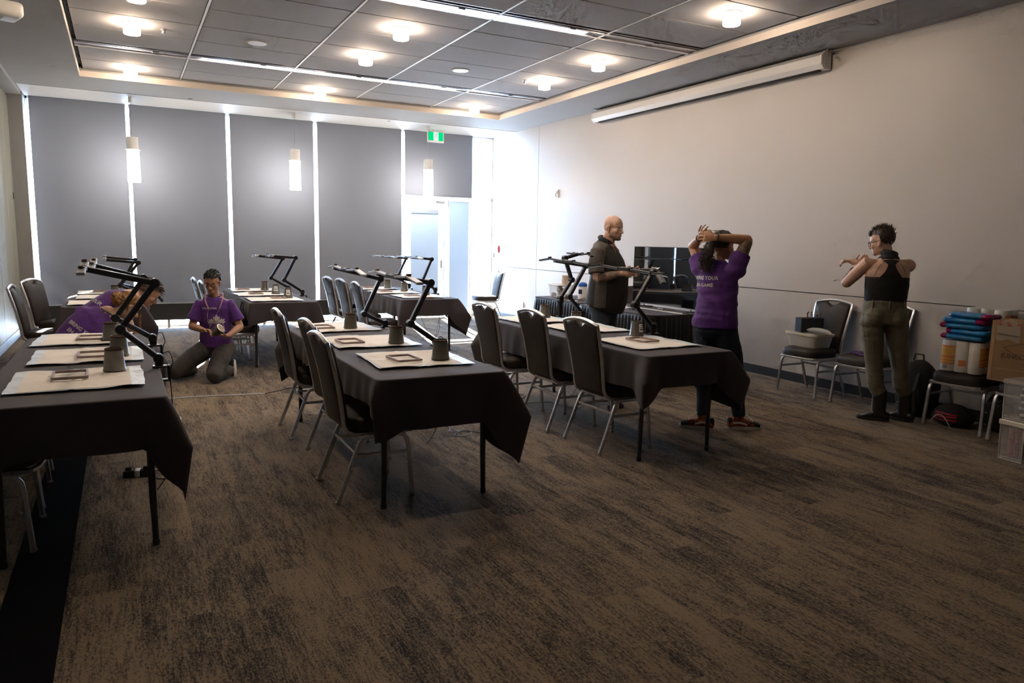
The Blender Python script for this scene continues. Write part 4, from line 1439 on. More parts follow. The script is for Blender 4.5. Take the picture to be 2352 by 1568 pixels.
# ================================================================ things on the wall chairs
SZ = .491
t = empty('white_storage_tub', (6.19, 5.14, SZ), R(-4), 'milky white storage tub standing on the first wall chair', 'tub')
b = MB()
for dz, k0, k1, z0, z1 in ((0, .86, 1.0, 0.0, .125),):
    def rr(k, z, n=24):
        return [(.145 * k * math.copysign(abs(math.cos(2 * PI * j / n)) ** .35, math.cos(2 * PI * j / n)), .205 * k * math.copysign(abs(math.sin(2 * PI * j / n)) ** .35, math.sin(2 * PI * j / n)), z) for j in range(n)]
    b.ring_loft([rr(.86, 0), rr(.87, .006), rr(1.0, .125)], True, False)
b.build('tub_body', M['tubclear'], t, smooth=50)
MB().ring_loft([rr(1.0, .118), rr(1.06, .118), rr(1.07, .140), rr(1.0, .142), rr(.97, .136)], False, False).build('rim', M['tublid'], t, smooth=40)
b = MB()
rnd = random.Random(5)
for k in range(14):
    b.box((rnd.uniform(-.09, .09), rnd.uniform(-.15, .15), .035 + rnd.uniform(0, .05)), (.05, .07, .03), .006, R(rnd.uniform(0, 180)))
o = b.build('contents', M['kraft'], t, smooth=0)
o['kind'] = 'stuff'
MB().box((0, 0, .136), (.27, .38, .006), .002).build('inner_tray', M['tubclear'], t, smooth=0)
t = empty('brush_caddy', (6.215, 5.175, SZ + .145), R(-12), 'black brush holder box with bottles and brushes on the white tub', 'caddy')
MB().box((0, 0, .072), (.27, .10, .144), .004).build('holder_box', M['black_metal'], t, smooth=0)
for k in range(10):
    x, y = -.115 + .025 * k, (-.022 if k % 2 else .022)
    MB().lathe([(.0105, .1445), (.0105, .1455), (.003, .1455)], c=(x, y, 0), n=12).build('hole', M['dark_gap'], t)
    if k > 2:
        h = rnd.uniform(.02, .055)
        br = MB().tube([(x, y, .12), (x + rnd.uniform(-.01, .01), y + rnd.uniform(-.008, .008), .15 + h)], .0045, 8).build('brush_handle', (M['lamp_knob'], M['black_metal'], M['frame_brown'])[k % 3], t)
        MB().ball((x, y, .155 + h), .008, (1, 1, 1.4), 8, 6).build('bristle_tip', (M['cup'], M['towel_orange'], M['glide'])[k % 3], br)
t = empty('wrapped_bag', (6.12, 4.98, SZ + .146), R(78), 'clear plastic bag of dark items lying across the tub edge', 'bag')
b = MB()
limb_pts = [(-.19, 0, .022), (-.13, 0, .03), (-.04, .004, .034), (.06, 0, .032), (.13, -.004, .025), (.18, 0, .018)]
b.tube(limb_pts, [.012, .038, .045, .042, .034, .010], 14, [.010, .024, .028, .027, .022, .006])
for v in b.bm.verts:
    v.co += Vector((0, 0, .004)) * noise.noise(v.co * 40)
b.build('film', M['film'], t, smooth=40)
b = MB()
for k in range(7):
    b.box((-.12 + .03 * k, rnd.uniform(-.01, .01), .028), (.03, .045, .026), .005, R(rnd.uniform(-30, 30)))
o = b.build('dark_contents', M['black_metal'], t, smooth=0)
o['kind'] = 'stuff'
MB().tube([(.17, 0, .018), (.20, .01, .02), (.215, -.005, .015)], [.008, .012, .002], 8).build('knot', M['magenta'], t)

t = empty('purple_snack_bag', (6.20, 4.54, SZ), R(80), 'crumpled purple foil wrapper on the chair behind the tank top person', 'wrapper')
b = MB().grid(lambda u, v: ((u - .5) * .24, (v - .5) * .15, .006 + .020 * math.sin(PI * u) * math.sin(PI * v) + .016 * max(0, noise.noise(Vector((u * 7, v * 5, 3))))), 18, 12)
b.build('foil', M['purple_pack'], t, smooth=25, solid=.003)


# paper towel packs
def towel_pack(x, y, z, rz, lab, lie=False, nx=3, ny=2, h=.262):
    t = empty('paper_towel_pack', (x, y, z), rz, lab, 'paper towels', 'paper towel packs on the wall chairs')
    r_ = .058
    for i in range(nx):
        for j in range(ny):
            cy, cx = (i - (nx - 1) / 2) * r_ * 1.86, (j - (ny - 1) / 2) * r_ * 1.86
            o = MB().lathe([(.02, .004), (r_ - .006, .003), (r_, .012), (r_, h - .012), (r_ - .006, h - .002), (.02, h - .004), (.018, h - .02)], c=(cx, cy, 0), n=22).build('paper_roll', M['towel_white'], t)
            if j == 0 or i == 0:
                def pr_(a0, a1, z0, z1, m_, nm, off=.0012, cx=cx, cy=cy):
                    MB().grid(lambda u, v: (cx + (r_ + off) * math.cos(R(a0 + (a1 - a0) * u)), cy + (r_ + off) * math.sin(R(a0 + (a1 - a0) * u)), z0 + (z1 - z0) * v), 8, 1).build(nm, m_, o)
                rg = []
                if i == nx - 1 and j == 0:
                    rg = [(98, 250)]
                if i == 0:
                    rg = [(225 if j == 0 else 205, 325)]
                for a0, a1 in rg:
                    pr_(a0, a1, .060, .128, M['towel_orange'], 'orange_print')
                    pr_(a0 + 6, a1 - 6, .070, .088, M['towel_yellow'], 'yellow_band', .0018)
                    pr_(a0 + 6, a1 - 6, .096, .114, M['towel_yellow'], 'yellow_band', .0018)
                    pr_(a0, a1, .128, .205, M['towel_yellow'], 'yellow_print')
                    pr_(a0, a1, .205, .216, M['towel_orange'], 'orange_edge')
                if i == 1 and j == 0:
                    pr_(178, 228, .055, .105, M['towel_orange'], 'orange_heart', .0015)
                if i == nx - 1 and j == 0:
                    for q in range(7):
                        a_ = 165 + q * 5
                        pr_(a_, a_ + (3 if q % 2 else 1.8), .022, .050, M['ink'], 'barcode_bar', .0016)
    b = MB()
    hx_, hy_ = ny * r_ * .98 + .004, nx * r_ * .98 + .004
    n = 36
    rr2 = lambda k, z: [(hx_ * k * math.copysign(abs(math.cos(2 * PI * q / n)) ** .45, math.cos(2 * PI * q / n)), hy_ * k * math.copysign(abs(math.sin(2 * PI * q / n)) ** .45, math.sin(2 * PI * q / n)), z + .002 * noise.noise(Vector((q, z * 20, 1)))) for q in range(n)]
    b.ring_loft([rr2(1.0, .002), rr2(1.02, .05), rr2(1.01, .13), rr2(1.02, .2), rr2(1.0, h), rr2(.7, h + .004)], True, True)
    b.build('plastic_wrap', plastic_film('thin_wrap', (.8, .78, .75), .12, .1) if 'thin_wrap' not in bpy.data.materials else bpy.data.materials['thin_wrap'], t, smooth=60)
    return t


towel_pack(6.175, 3.545, SZ, R(4), 'paper towel pack with orange print under the stack of blue packs')
towel_pack(6.40, 3.50, SZ + .265, R(2), 'upper paper towel pack peeking out behind the blue packs', h=.262)
towel_pack(6.41, 3.50, SZ, R(1), 'rear paper towel pack against the wall')

for k, (dx, dy, rz, z, lb) in enumerate(((0, .0, 3, 0, 'lowest blue pack on the paper towels'), (.005, -.035, -2, 1, 'second blue pack from below with magenta end to the right'), (-.005, .012, 4, 2, 'third blue pack of the stack with its end shifted left'), (0, -.005, 1, 3, 'fourth blue pack of the stack'), (.005, -.055, -3, 4, 'topmost blue pack with magenta right end'))):
    t = empty('blue_pack', (6.15 + dx, 3.55 + dy, SZ + .270 + .0455 * z), R(90 + rz), lb, 'plastic pack', 'blue plastic packs stacked on the paper towels')
    b = MB()
    hw, hh = .155, .0225
    prof = [(-hw - .012, .010, .080), (-hw, .0195, .092), (-hw + .03, .0228, .098), (0, .0230, .10), (hw - .03, .0228, .098), (hw, .0195, .092), (hw + .012, .010, .080)]
    b.tube([(p[0], 0, .0228) for p in prof], [p[2] for p in prof], 20, [p[1] for p in prof], up=(0, 0, 1))
    for v in b.bm.verts:       # squarer section than an ellipse
        v.co.y *= 1.0
        v.co.z = .0228 + math.copysign(min(.0225, abs(v.co.z - .0228) * 1.5), v.co.z - .0228) + .002 * noise.noise(v.co * 30 + Vector((k, 0, 0)))
        v.co.z = max(.0005, v.co.z)
    b.build('blue_wrapper', M['blue_pack'], t, smooth=50)
    for s in (-1, 1):
        if s == (1 if k in (3, 4) else -1):
            continue
        b = MB()
        b.tube([(s * (hw - .045), 0, .0228), (s * (hw - .02), 0, .0228), (s * (hw + .003), 0, .0228), (s * (hw + .014), 0, .0228)], [.0995, .097, .0935, .078], 20, [.0233, .0232, .0205, .009], up=(0, 0, 1))
        for v in b.bm.verts:
            v.co.z = .0228 + math.copysign(min(.0232, abs(v.co.z - .0228) * 1.5), v.co.z - .0228)
        b.build('magenta_end', M['magenta'], t, smooth=50)
        b = MB().grid(lambda u, v: (s * (hw + .010 + .016 * u), (v - .5) * .15, .023 + .003 * math.sin(v * 14 + k)), 3, 16)
        b.build('crimped_seal', M['blue_pack'], t, smooth=0)

# cardboard box
t = empty('cardboard_box', (6.14, 3.02, SZ), R(2), 'brown cardboard box with clear tape and marker drawing on the last wall chair', 'box')
MB().box((0, 0, .235), (.27, .50, .47), .003).build('carton', M['cardboard'], t, smooth=0)
MB().span((-.1365, .225, .0), (-.134, .252, .47)).span((-.1365, -.25, -.002), (-.13, .252, .010)).build('corner_edge', mat('worn_cardboard_edge', (0.38, 0.25, 0.14), 0.8, var=0.1), t, smooth=0)
b = MB().grid(lambda u, v: (-.138 - .004 * abs(noise.noise(Vector((u * 6, v * 6, 2)))), .215 - .17 * u, .475 - .155 * v - .01 * math.sin(u * 9)), 14, 12)
b.build('document_pouch', M['tape'], t, smooth=30)
MB().tube([(-.143, .205, .372), (-.145, .13, .366), (-.143, .05, .360)], .006, 6, .003).build('foil_fold', M['metal_shine'], t)
b = MB()
for y, z in ((.195, .463), (.135, .455), (.06, .448), (.195, .44), (.13, .438)):
    b.box((-.144, y, z), (.002, .018, .010))
b.build('red_print', M['red'], t, smooth=0)
b = MB()
dm = [(.155, .265), (.03, .305), (-.02, .300), (-.12, .25), (-.04, .195), (.02, .185)]
for i in range(len(dm)):
    a, c = dm[i], dm[(i + 1) % len(dm)]
    b.tube([(-.1362, a[0], a[1]), (-.1362, c[0], c[1])], .0022, 4, .0006, up=(1, 0, 0))
b.build('marker_diamond', M['stain'], t, smooth=0)
lettering('marker_lettering', '(UNBC', .055, basis((-.1372, .10, .175), (0, -1, -.06), (0, -.06, 1)) if False else Matrix(((0, 0, -1, -.1372), (-1, 0, 0, .085), (0, 1, 0, .185), (0, 0, 0, 1))), M['stain'], t)
b = MB().tube([(-.1362, .02, .155), (-.1362, -.02, .135), (-.1362, -.08, .150)], .0022, 4, .0006, up=(1, 0, 0))
b.build('marker_stroke', M['stain'], t, smooth=0)
b = MB().span((-.1366, -.249, .095), (-.135, .20, .100))
b.build('scratch_line', bpy.data.materials['worn_cardboard_edge'], t, smooth=0)

# two stacked clear boxes
def paint_box(z, mpot, lab, lid):
    t = empty('paint_pot_box', (5.745, 2.80, z), R(-6), lab, 'storage box', 'clear boxes stacked at the right photo edge')
    hx_, hy_, h = .185, .085, .255
    b = MB()
    b.ring_loft([[(sx * hx_ * k, sy * hy_ * k, zz) for sx, sy in ((-1, -1), (1, -1), (1, 1), (-1, 1))] for k, zz in ((.96, 0.0), (1.0, h))], True, False)
    b.build('box_body', M['tubthin'], t, smooth=0)
    e = MB()
    for sx, sy in ((-1, -1), (1, -1), (1, 1), (-1, 1)):
        e.tube([(sx * hx_ * .965, sy * hy_ * .965, .002), (sx * hx_, sy * hy_, h)], .0045, 6)
    pts = [(sx * hx_ * .965, sy * hy_ * .965, .006) for sx, sy in ((-1, -1), (1, -1), (1, 1), (-1, 1))]
    e.tube(pts, .005, 6, closed=True)
    pts = [(a, b_, .022) for a, b_, _ in pts]
    e.tube(pts, .003, 6, closed=True)
    e.build('box_edges', M['tubclear'], t, smooth=40)
    MB().box((0, 0, h + .018), (hx_ * 2 + .022, hy_ * 2 + .022, .038), .006).build('lid', M[lid], t, smooth=0)
    if z < .1:
        for i in range(5):
            for j in range(5):
                MB().lathe([(.014, 0), (.019, .002), (.019, .036), (.021, .038), (.021, .046), (.01, .047)], c=(-.135 + .065 * i, .03, .008 + .0485 * j), n=12).build('paint_pot', mpot, t)
    else:
        for i in range(6):
            for j in range(5):
                o = MB().lathe([(.014, 0), (.018, .002), (.018, .030), (.010, .031)], c=(-.14 + .055 * i, -.035 + .012 * (j % 2), .008 + .047 * j), n=12).build('paint_pot', mpot, t)
                MB().lathe([(.020, .030), (.020, .045), (.010, .046)], c=(-.14 + .055 * i, -.035 + .012 * (j % 2), .008 + .047 * j), n=12).build('pot_cap', M['towel_white'], o)


paint_box(.001, M['red_paint'], 'lower clear box of reddish paint pots at the right photo edge', 'tublid')
paint_box(.297, M['dark_paint'], 'upper clear box of dark capped pots at the right photo edge', 'tubthin')

# bags on the floor
def soft_bag(name, loc, size, m_, lab, seed, rz=0):
    t = empty(name, loc, rz, lab, 'bag')
    b = MB()
    b.ball((0, 0, size[2] * .48), 1, (size[0] / 2, size[1] / 2, size[2] * .52), 28, 20)
    for v in b.bm.verts:
        p = v.co
        k = noise.noise(p * 5 + Vector((seed, 0, 0))) * .10 + noise.noise(p * 11 + Vector((0, seed, 0))) * .04
        v.co = Vector((p.x * (1 + k), p.y * (1 + k), p.z * (1 + k * .5)))
        if abs(v.co.x) > 0:
            f = 1.0 + .25 * max(0, 1 - v.co.z / size[2])
            v.co.x *= f
            v.co.y *= f
        v.co.z = max(0, v.co.z)
    b.build('bag_body', m_, t, smooth=60)
    return t


t = soft_bag('backpack', (6.32, 4.03, 0), (.30, .34, .50), M['black_cloth'], 'black backpack leaning on the wall beside the tank top person', 3)
MB().tube([(-.12, .10, .40), (-.20, .06, .25), (-.19, .0, .05)], .004, 6, .016, up=(0, 1, 0)).tube([(-.10, -.06, .40), (-.20, -.09, .25), (-.18, -.1, .06)], .004, 6, .016, up=(0, 1, 0)).build('strap', M['scarf'], t)
MB().tube([(-.02, .05, .50), (-.02, .04, .56), (-.02, -.04, .56), (-.02, -.05, .50)], .008, 8).build('top_handle', M['scarf'], t)
MB().tube([(-.175, .09, .10), (-.195, .02, .16), (-.19, -.08, .12)], .003, 6).build('zip', M['metal_shine'], t)
t = soft_bag('striped_bag', (6.24, 3.64, 0), (.24, .30, .19), M['black_cloth'], 'black and red striped bag under the paper towel chair', 8)
bb_ = children(t)[0]
for k in range(3):
    z = .045 + .042 * k
    o = MB().grid(lambda u, v: (-.16, (u - .5) * .24, z + .020 * v + .006 * math.sin(u * 7 + k)), 18, 3).build('red_stripe', M['red_cloth'], t, smooth=60)
    q = o.modifiers.new('fit', 'SHRINKWRAP')
    q.target = bb_
    q.wrap_method = 'NEAREST_SURFACEPOINT'
    q.wrap_mode = 'ABOVE_SURFACE'
    q.offset = .003
cp_ = [Vector(p) for p in ((-.15, .10, .03), (-.185, .06, .10), (-.17, .0, .16), (-.185, -.04, .10), (-.16, -.08, .01))]
MB().tube([((1 - u) ** 4 * cp_[0] + 4 * u * (1 - u) ** 3 * cp_[1] + 6 * u * u * (1 - u) ** 2 * cp_[2] + 4 * u ** 3 * (1 - u) * cp_[3] + u ** 4 * cp_[4]) for u in [i / 16 for i in range(17)]], .0035, 6).build('cord', M['cable_white'], t)
t = soft_bag('plastic_carrier_bag', (6.40, 3.36, 0), (.16, .20, .34), M['black_rubber'], 'dark glossy plastic bag under the paper towel chair', 14)
t = soft_bag('black_shoulder_bag', (1.20, 9.03, .489), (.26, .34, .17), M['black_cloth'], 'black bag resting on the chair behind the kneeling man', 21)
MB().tube([(.0, .12, .14), (.02, .08, .24), (.02, -.04, .25), (.0, -.10, .14)], .006, 6, .010).build('strap', M['scarf'], t)

# ================================================================ cables and power strips
def spline(pts, n=6):
    P = [Vector(p) for p in pts]
    r_ = []
    for i in range(len(P) - 1):
        p0, p1, p2, p3 = P[max(0, i - 1)], P[i], P[i + 1], P[min(len(P) - 1, i + 2)]
        for k in range(n):
            u = k / n
            q = .5 * ((2 * p1) + (-p0 + p2) * u + (2 * p0 - 5 * p1 + 4 * p2 - p3) * u * u + (-p0 + 3 * p1 - 3 * p2 + p3) * u ** 3)
            q.z = max(q.z, .0035)
            r_.append(q)
    r_.append(P[-1])
    return r_


def strip(x, y, rz, lab):
    t = empty('power_strip', (x, y, 0), R(rz), lab, 'power strip', 'power strips on the carpet')
    MB().box((0, 0, .021), (.16, .058, .040), .005).build('housing', M['black_metal'], t, smooth=0)
    MB().box((.0, -.0, .0215), (.030, .061, .042), .002).build('white_label', M['label'], t, smooth=0)
    for k in (-.05, .05):
        MB().box((k, 0, .050), (.035, .028, .022), .004).build('plug', M['black_rubber'], t, smooth=0)
    for k in (-.06, -.035, .04, .065):
        MB().lathe([(.009, .0412), (.009, .0418), (.002, .0418)], c=(k, .012, 0), n=10).build('socket', M['led'], t)


strip(2.10, 5.42, -8, 'black power strip with a white label beneath the central table')
strip(.02, 5.00, -10, 'black power strip with a white label beneath the left table')
strip(3.92, 5.33, 10, 'black power strip on the floor beyond the right table chairs')
CB = [('cable_black', .003, [(2.18, 5.40, .02), (2.26, 5.30, .004), (2.22, 5.18, .004), (2.36, 5.12, .004), (2.30, 5.02, .004), (2.20, 5.06, .004), (2.33, 5.18, .004), (2.42, 5.05, .004)], 'black cable coiled beside the central power strip'),
      ('cable_black', .003, [(2.02, 5.44, .02), (1.90, 5.40, .004), (1.84, 5.55, .004), (1.95, 5.7, .004), (1.98, 5.9, .3), (1.99, 5.95, .64)], 'black cable rising from the central power strip to the far lamp'),
      ('cable_white', .0035, [(.10, 5.03, .02), (.16, 5.08, .004), (.13, 5.2, .02), (.17, 5.3, .12), (.20, 5.34, .28)], 'white cable rising behind the left table leg'),
      ('cable_black', .003, [(.10, 4.98, .03), (.18, 5.02, .005), (.12, 4.9, .005), (.2, 4.86, .005), (.17, 5.1, .10), (.2, 5.3, .4), (.2, 5.36, .63)], 'tangled black cable behind the left table leg'),
      ('lamp_grey', .006, [(.22, 7.30, .004), (.55, 7.31, .004), (.9, 7.25, .004), (1.15, 7.21, .004)], 'flat grey cable crossing the aisle carpet'),
      ('cable_black', .004, [(1.15, 7.21, .004), (1.30, 7.30, .004), (1.42, 7.38, .004), (1.7, 7.4, .004), (1.95, 7.9, .004)], 'black plug end of the aisle cable'),
      ('cable_white', .004, [(.30, 6.55, .004), (.36, 6.50, .006), (.34, 6.42, .004), (.24, 6.38, .004)], 'short white cable end beside the left table'),
      ('cable_black', .003, [(3.85, 9.4, .60), (3.80, 9.35, .2), (3.55, 9.5, .004), (3.62, 9.9, .004), (3.5, 10.0, .01), (3.68, 9.8, .02), (3.72, 9.6, .004), (3.9, 9.3, .004), (3.95, 9.0, .004)], 'black cable tangle under the far table by the door'),
      ('cable_black', .003, [(3.85, 10.3, .5), (3.98, 10.1, .06), (3.9, 9.9, .004), (4.0, 9.6, .004), (3.96, 9.2, .004)], 'second black cable hanging from the far table by the door'),
      ('cable_white', .0035, [(3.95, 5.38, .02), (3.8, 5.6, .004), (3.6, 5.5, .004), (3.5, 5.8, .004), (3.2, 5.9, .004), (3.45, 6.2, .004), (3.2, 6.3, .004)], 'white extension cord looping under the right table'),
      ('cable_white', .003, [(1.93, 5.2, .768), (2.02, 5.1, .76), (2.06, 5.0, .70), (2.05, 4.9, .5), (2.08, 5.2, .15), (2.12, 5.40, .06)], 'white cable over the edge of the central table'),
      ('cable_black', .003, [(5.32, 7.98, .762), (5.28, 7.93, .79), (5.22, 7.98, .762), (5.18, 7.92, .762), (5.2, 7.85, .762)], 'thin black cable loop by the blue lidded canister')]
for m_, r_, pts, lb in CB:
    tag(MB().tube(spline(pts), r_, 6).build('cable', M[m_]), lb, 'cable', 'cables on the carpet and tables')
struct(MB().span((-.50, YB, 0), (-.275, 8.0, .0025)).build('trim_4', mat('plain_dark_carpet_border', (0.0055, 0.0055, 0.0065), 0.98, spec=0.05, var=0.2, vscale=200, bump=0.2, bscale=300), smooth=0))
# ================================================================ people
V = Vector


def limb(mb, pts, rads, up=(1, 0, 0), n=14, dome=(True, True)):
    """tapered limb with rounded ends; rads entries are r or (width, depth)"""
    P = [V(p) for p in pts]
    rr = [(r, r) if not isinstance(r, (tuple, list)) else r for r in rads]
    if dome[0]:
        t = (P[0] - P[1]).normalized()
        k = min(rr[0])
        P = [P[0] + t * k * .62, P[0] + t * k * .40] + P
        rr = [(rr[0][0] * .40, rr[0][1] * .40), (rr[0][0] * .80, rr[0][1] * .80)] + rr
    if dome[1]:
        t = (P[-1] - P[-2]).normalized()
        k = min(rr[-1])
        P = P + [P[-1] + t * k * .40, P[-1] + t * k * .62]
        rr = rr + [(rr[-1][0] * .80, rr[-1][1] * .80), (rr[-1][0] * .40, rr[-1][1] * .40)]
    # smooth path
    mb.tube(P, [a for a, b in rr], n, [b for a, b in rr], up=up)


def blob(mb, name, material, parent, voxel=.008, smooth=3, wrinkle=None, seed=0.0):
    """fuses overlapping shapes into one continuous surface"""
    me = bpy.data.meshes.new(name)
    bmesh.ops.recalc_face_normals(mb.bm, faces=mb.bm.faces)
    mb.bm.to_mesh(me)
    mb.bm.free()
    o = bpy.data.objects.new(name, me)
    rm_ = o.modifiers.new('r', 'REMESH')
    rm_.mode = 'VOXEL'
    rm_.voxel_size = voxel
    sm_ = o.modifiers.new('s', 'SMOOTH')
    sm_.iterations = smooth
    sm_.factor = .5
    m2 = evaluated(o)
    C.objects.link(o)
    o.modifiers.clear()
    o.data = m2
    bpy.data.meshes.remove(me)
    m2.name = name
    if wrinkle:
        amp, fx, fz = wrinkle
        n = len(m2.vertices)
        co_, no_ = [0.0] * (3 * n), [0.0] * (3 * n)
        m2.vertices.foreach_get('co', co_)
        m2.vertices.foreach_get('normal', no_)
        o2 = V((3, 1, seed))
        o3 = V((7, seed, 2))
        for i in range(0, 3 * n, 3):
            q = V((co_[i] * fx + seed, co_[i + 1] * fx, co_[i + 2] * fz))
            k = amp * (.8 * (noise.noise(q) + .5 * noise.noise(q * 2.1 + o2)) + .6 * max(0, 1 - abs(noise.noise(q * .8 + o3)) * 2.4))
            co_[i] += no_[i] * k
            co_[i + 1] += no_[i + 1] * k
            co_[i + 2] += no_[i + 2] * k
        m2.vertices.foreach_set('co', co_)
        m2.update()
    m2.materials.clear()
    for x in (material if isinstance(material, (list, tuple)) else [material]):
        m2.materials.append(x)
    for p in m2.polygons:
        p.use_smooth = True
    if parent is not None:
        o.parent = parent
    return o


def hand(mb, w_, d, nrm, thumb, curl=.6, s=1.0, spread=.0, tcurl=.5):
    """palm + four fingers + thumb; w_ wrist, d finger direction, nrm palm-side normal, thumb side direction"""
    w_, d = V(w_), V(d).normalized()
    nrm = V(nrm)
    nrm = (nrm - d * nrm.dot(d)).normalized()
    th = V(thumb)
    th = (th - d * th.dot(d) - nrm * th.dot(nrm)).normalized()
    limb(mb, [w_ - d * .01 * s, w_ + d * .025 * s, w_ + d * .055 * s, w_ + d * .085 * s], [(.026 * s, .020 * s), (.032 * s, .017 * s), (.038 * s, .014 * s), (.038 * s, .0125 * s)], up=nrm, n=12)
    for i, (off, ln) in enumerate(((.0300, .072), (.0102, .081), (-.0102, .076), (-.0295, .060))):
        p = w_ + d * .082 * s + th * off * s
        a = 0.15
        pts = [p - d * .012 * s, p]
        dd = (d + th * spread * (off / .03)).normalized()
        for k, f in enumerate((.46, .30, .24)):
            a += curl * (.9 if k == 0 else .75)
            step = dd * math.cos(a) + nrm * math.sin(a)
            p = p + step * ln * f * s
            pts.append(p)
        limb(mb, pts, [.0078 * s, .0080 * s, .0076 * s, .0071 * s, .0062 * s], up=th, n=8)
    p = w_ + d * .028 * s + th * .024 * s
    t0 = (th * .75 + d * .55 + nrm * .25).normalized()
    t1 = (d * .85 + nrm * (.25 + tcurl * .5) + th * (.35 - tcurl * .4)).normalized()
    limb(mb, [w_ + d * .015 * s + th * .010 * s, p, p + t0 * .036 * s, p + t0 * .036 * s + t1 * .030 * s, p + t0 * .036 * s + t1 * .030 * s + (t1 + nrm * .3 * tcurl).normalized() * .022 * s],
         [.012 * s, .0125 * s, .0105 * s, .0095 * s, .0078 * s], up=nrm, n=8)


def head_shape(mb, H, neck_to, s=1.0, jaw=1.0, nose=1.0, neck_r=.056):
    """H: matrix of the head (origin at ear height, +X face)"""
    def E(c, r):
        rot = H.to_3x3().normalized()
        mb.ball((H @ (V(c) * s))[:], s, r, 18, 12, rot)
    E((-.012, 0, .045), (.098, .077, .086))
    E((-.03, 0, .03), (.082, .075, .085))
    E((.028, 0, .045), (.066, .068, .070))
    E((.020, 0, -.030), (.070, .060 * jaw, .080))
    E((.045, 0, -.060), (.045, .043 * jaw, .045))
    E((.068, 0, -.092), (.024, .026 * jaw, .019))
    E((.0, 0, -.062), (.058, .056 * jaw, .038))
    E((.073, 0, .026), (.021, .053, .012))
    for q in (-1, 1):
        E((.060, q * .040, -.022), (.026, .022, .024))
        E((.058, q * .033, .002), (.026, .020, .016))
        E((-.006, q * .080, -.004), (.018, .007, .031))
        E((-.014, q * .087, .006), (.013, .0065, .024))
        E((-.002, q * .086, .024), (.014, .006, .008))
        E((.002, q * .081, -.030), (.009, .0075, .012))
        E((.094, q * .011, -.034), (.011, .008, .007))
    pts = [H @ (V(p) * s) for p in ((.080, 0, .018), (.094, 0, .000), (.106, 0, -.018), (.110 + .004 * nose, 0, -.030), (.100, 0, -.038))]
    limb(mb, pts, [.009 * s, .0095 * s, .011 * s, .0125 * s * nose, .009 * s], up=H.to_3x3() @ V((1, 0, 0)), n=10)
    for z, r in ((-.055, .0085), (-.067, .0095)):
        E((.084, 0, z), (.013, .024, r))
    nk = V(neck_to)
    a = H @ (V((-.020, 0, -.035)) * s)
    limb(mb, [a, (a + nk) / 2, nk], [neck_r * s, neck_r * s * .97, neck_r * s * 1.25], up=H.to_3x3() @ V((1, 0, 0)), n=16)


def face_parts(H, parent, s=1.0, brow=None, lips=True, open_=1.0):
    """eyes (with iris), brows and lips as children of the figure"""
    rot = H.to_3x3().normalized()
    for q in (-1, 1):
        e = MB().ball((H @ (V((.0775, q * .032, .005)) * s))[:], .0108 * s, (1, 1.25, .66 * open_), 14, 10, rot).build('eye', M['eye_white'], parent)
        MB().ball((H @ (V((.0868, q * .032, .0045)) * s))[:], .0050 * s, (.5, 1, 1.0 * open_), 12, 8, rot).build('iris', M['eye_dark'], e)
        if brow:
            pts = [H @ (V(p) * s) for p in ((.0905, q * .016, .023), (.088, q * .030, .027), (.0775, q * .045, .024), (.067, q * .052, .018))]
            MB().tube(pts, [.0022, .0028, .0024, .0012], 6, [.0030, .0036, .0030, .0012], up=rot @ V((0, 0, 1))).build('eyebrow', brow, parent)
    if lips:
        mb = MB()
        mb.ball((H @ (V((.0925, 0, -.0565)) * s))[:], s, (.0062, .021, .0036), 12, 8, rot)
        mb.ball((H @ (V((.0925, 0, -.0645)) * s))[:], s, (.0065, .018, .0045), 12, 8, rot)
        mb.build('lips', M['lip'], parent)


def hair_cap(H, region, material, parent, s=1.0, thick=.012, amp=.006, freq=40, name='hair', sc=(1, 1, 1), seed=1.0):
    rot = H.to_3x3().normalized()
    bm = bmesh.new()
    bmesh.ops.create_icosphere(bm, subdivisions=5, radius=1.0)
    bad = []
    for v in bm.verts:
        d = v.co.copy()
        if not region(d):
            bad.append(v)
        n_ = noise.noise(V((d.x * freq * .12 + seed, d.y * freq * .12, d.z * freq * .12)))
        n2 = noise.noise(V((d.x * freq * .5, d.y * freq * .5 + seed, d.z * freq * .16)))
        r_ = 1 + 0 * n_
        p = V((d.x * (.100 * sc[0] + thick), d.y * (.079 * sc[1] + thick), d.z * (.089 * sc[2] + thick))) + d * (n_ * amp + n2 * amp * .8)
        v.co = H @ ((p + V((-.012, 0, .042))) * s)
    bmesh.ops.delete(bm, geom=bad, context='VERTS')
    mb = MB()
    mb.bm.free()
    mb.bm = bm
    o = mb.build(name, material, parent, smooth=0)
    for p in o.data.polygons:
        p.use_smooth = True
    return o


def project_print(name, me, surf, mw, direction, material, parent, off=.004):
    """lays flat lettering onto a shirt surface by ray casting along direction (all in figure space)"""
    bm = bmesh.new()
    bm.from_mesh(surf.data)
    bv = BVHTree.FromBMesh(bm)
    bm.free()
    d = V(direction).normalized()
    me.transform(mw)
    for v in me.vertices:
        h = bv.ray_cast(v.co - d * .5, d, 1.2)
        if h[0] is not None:
            v.co = h[0] - d * off
    me.materials.clear()
    me.materials.append(material)
    o = bpy.data.objects.new(name, me)
    C.objects.link(o)
    o.parent = parent
    return o


def basis(o, x, y):
    """4x4 placing 2-D lettering: local x -> x, local y -> y"""
    x, y = V(x).normalized(), V(y).normalized()
    z = x.cross(y).normalized()
    mm = Matrix.Identity(4)
    for i in range(3):
        mm[i][0], mm[i][1], mm[i][2], mm[i][3] = x[i], y[i], z[i], o[i]
    return mm


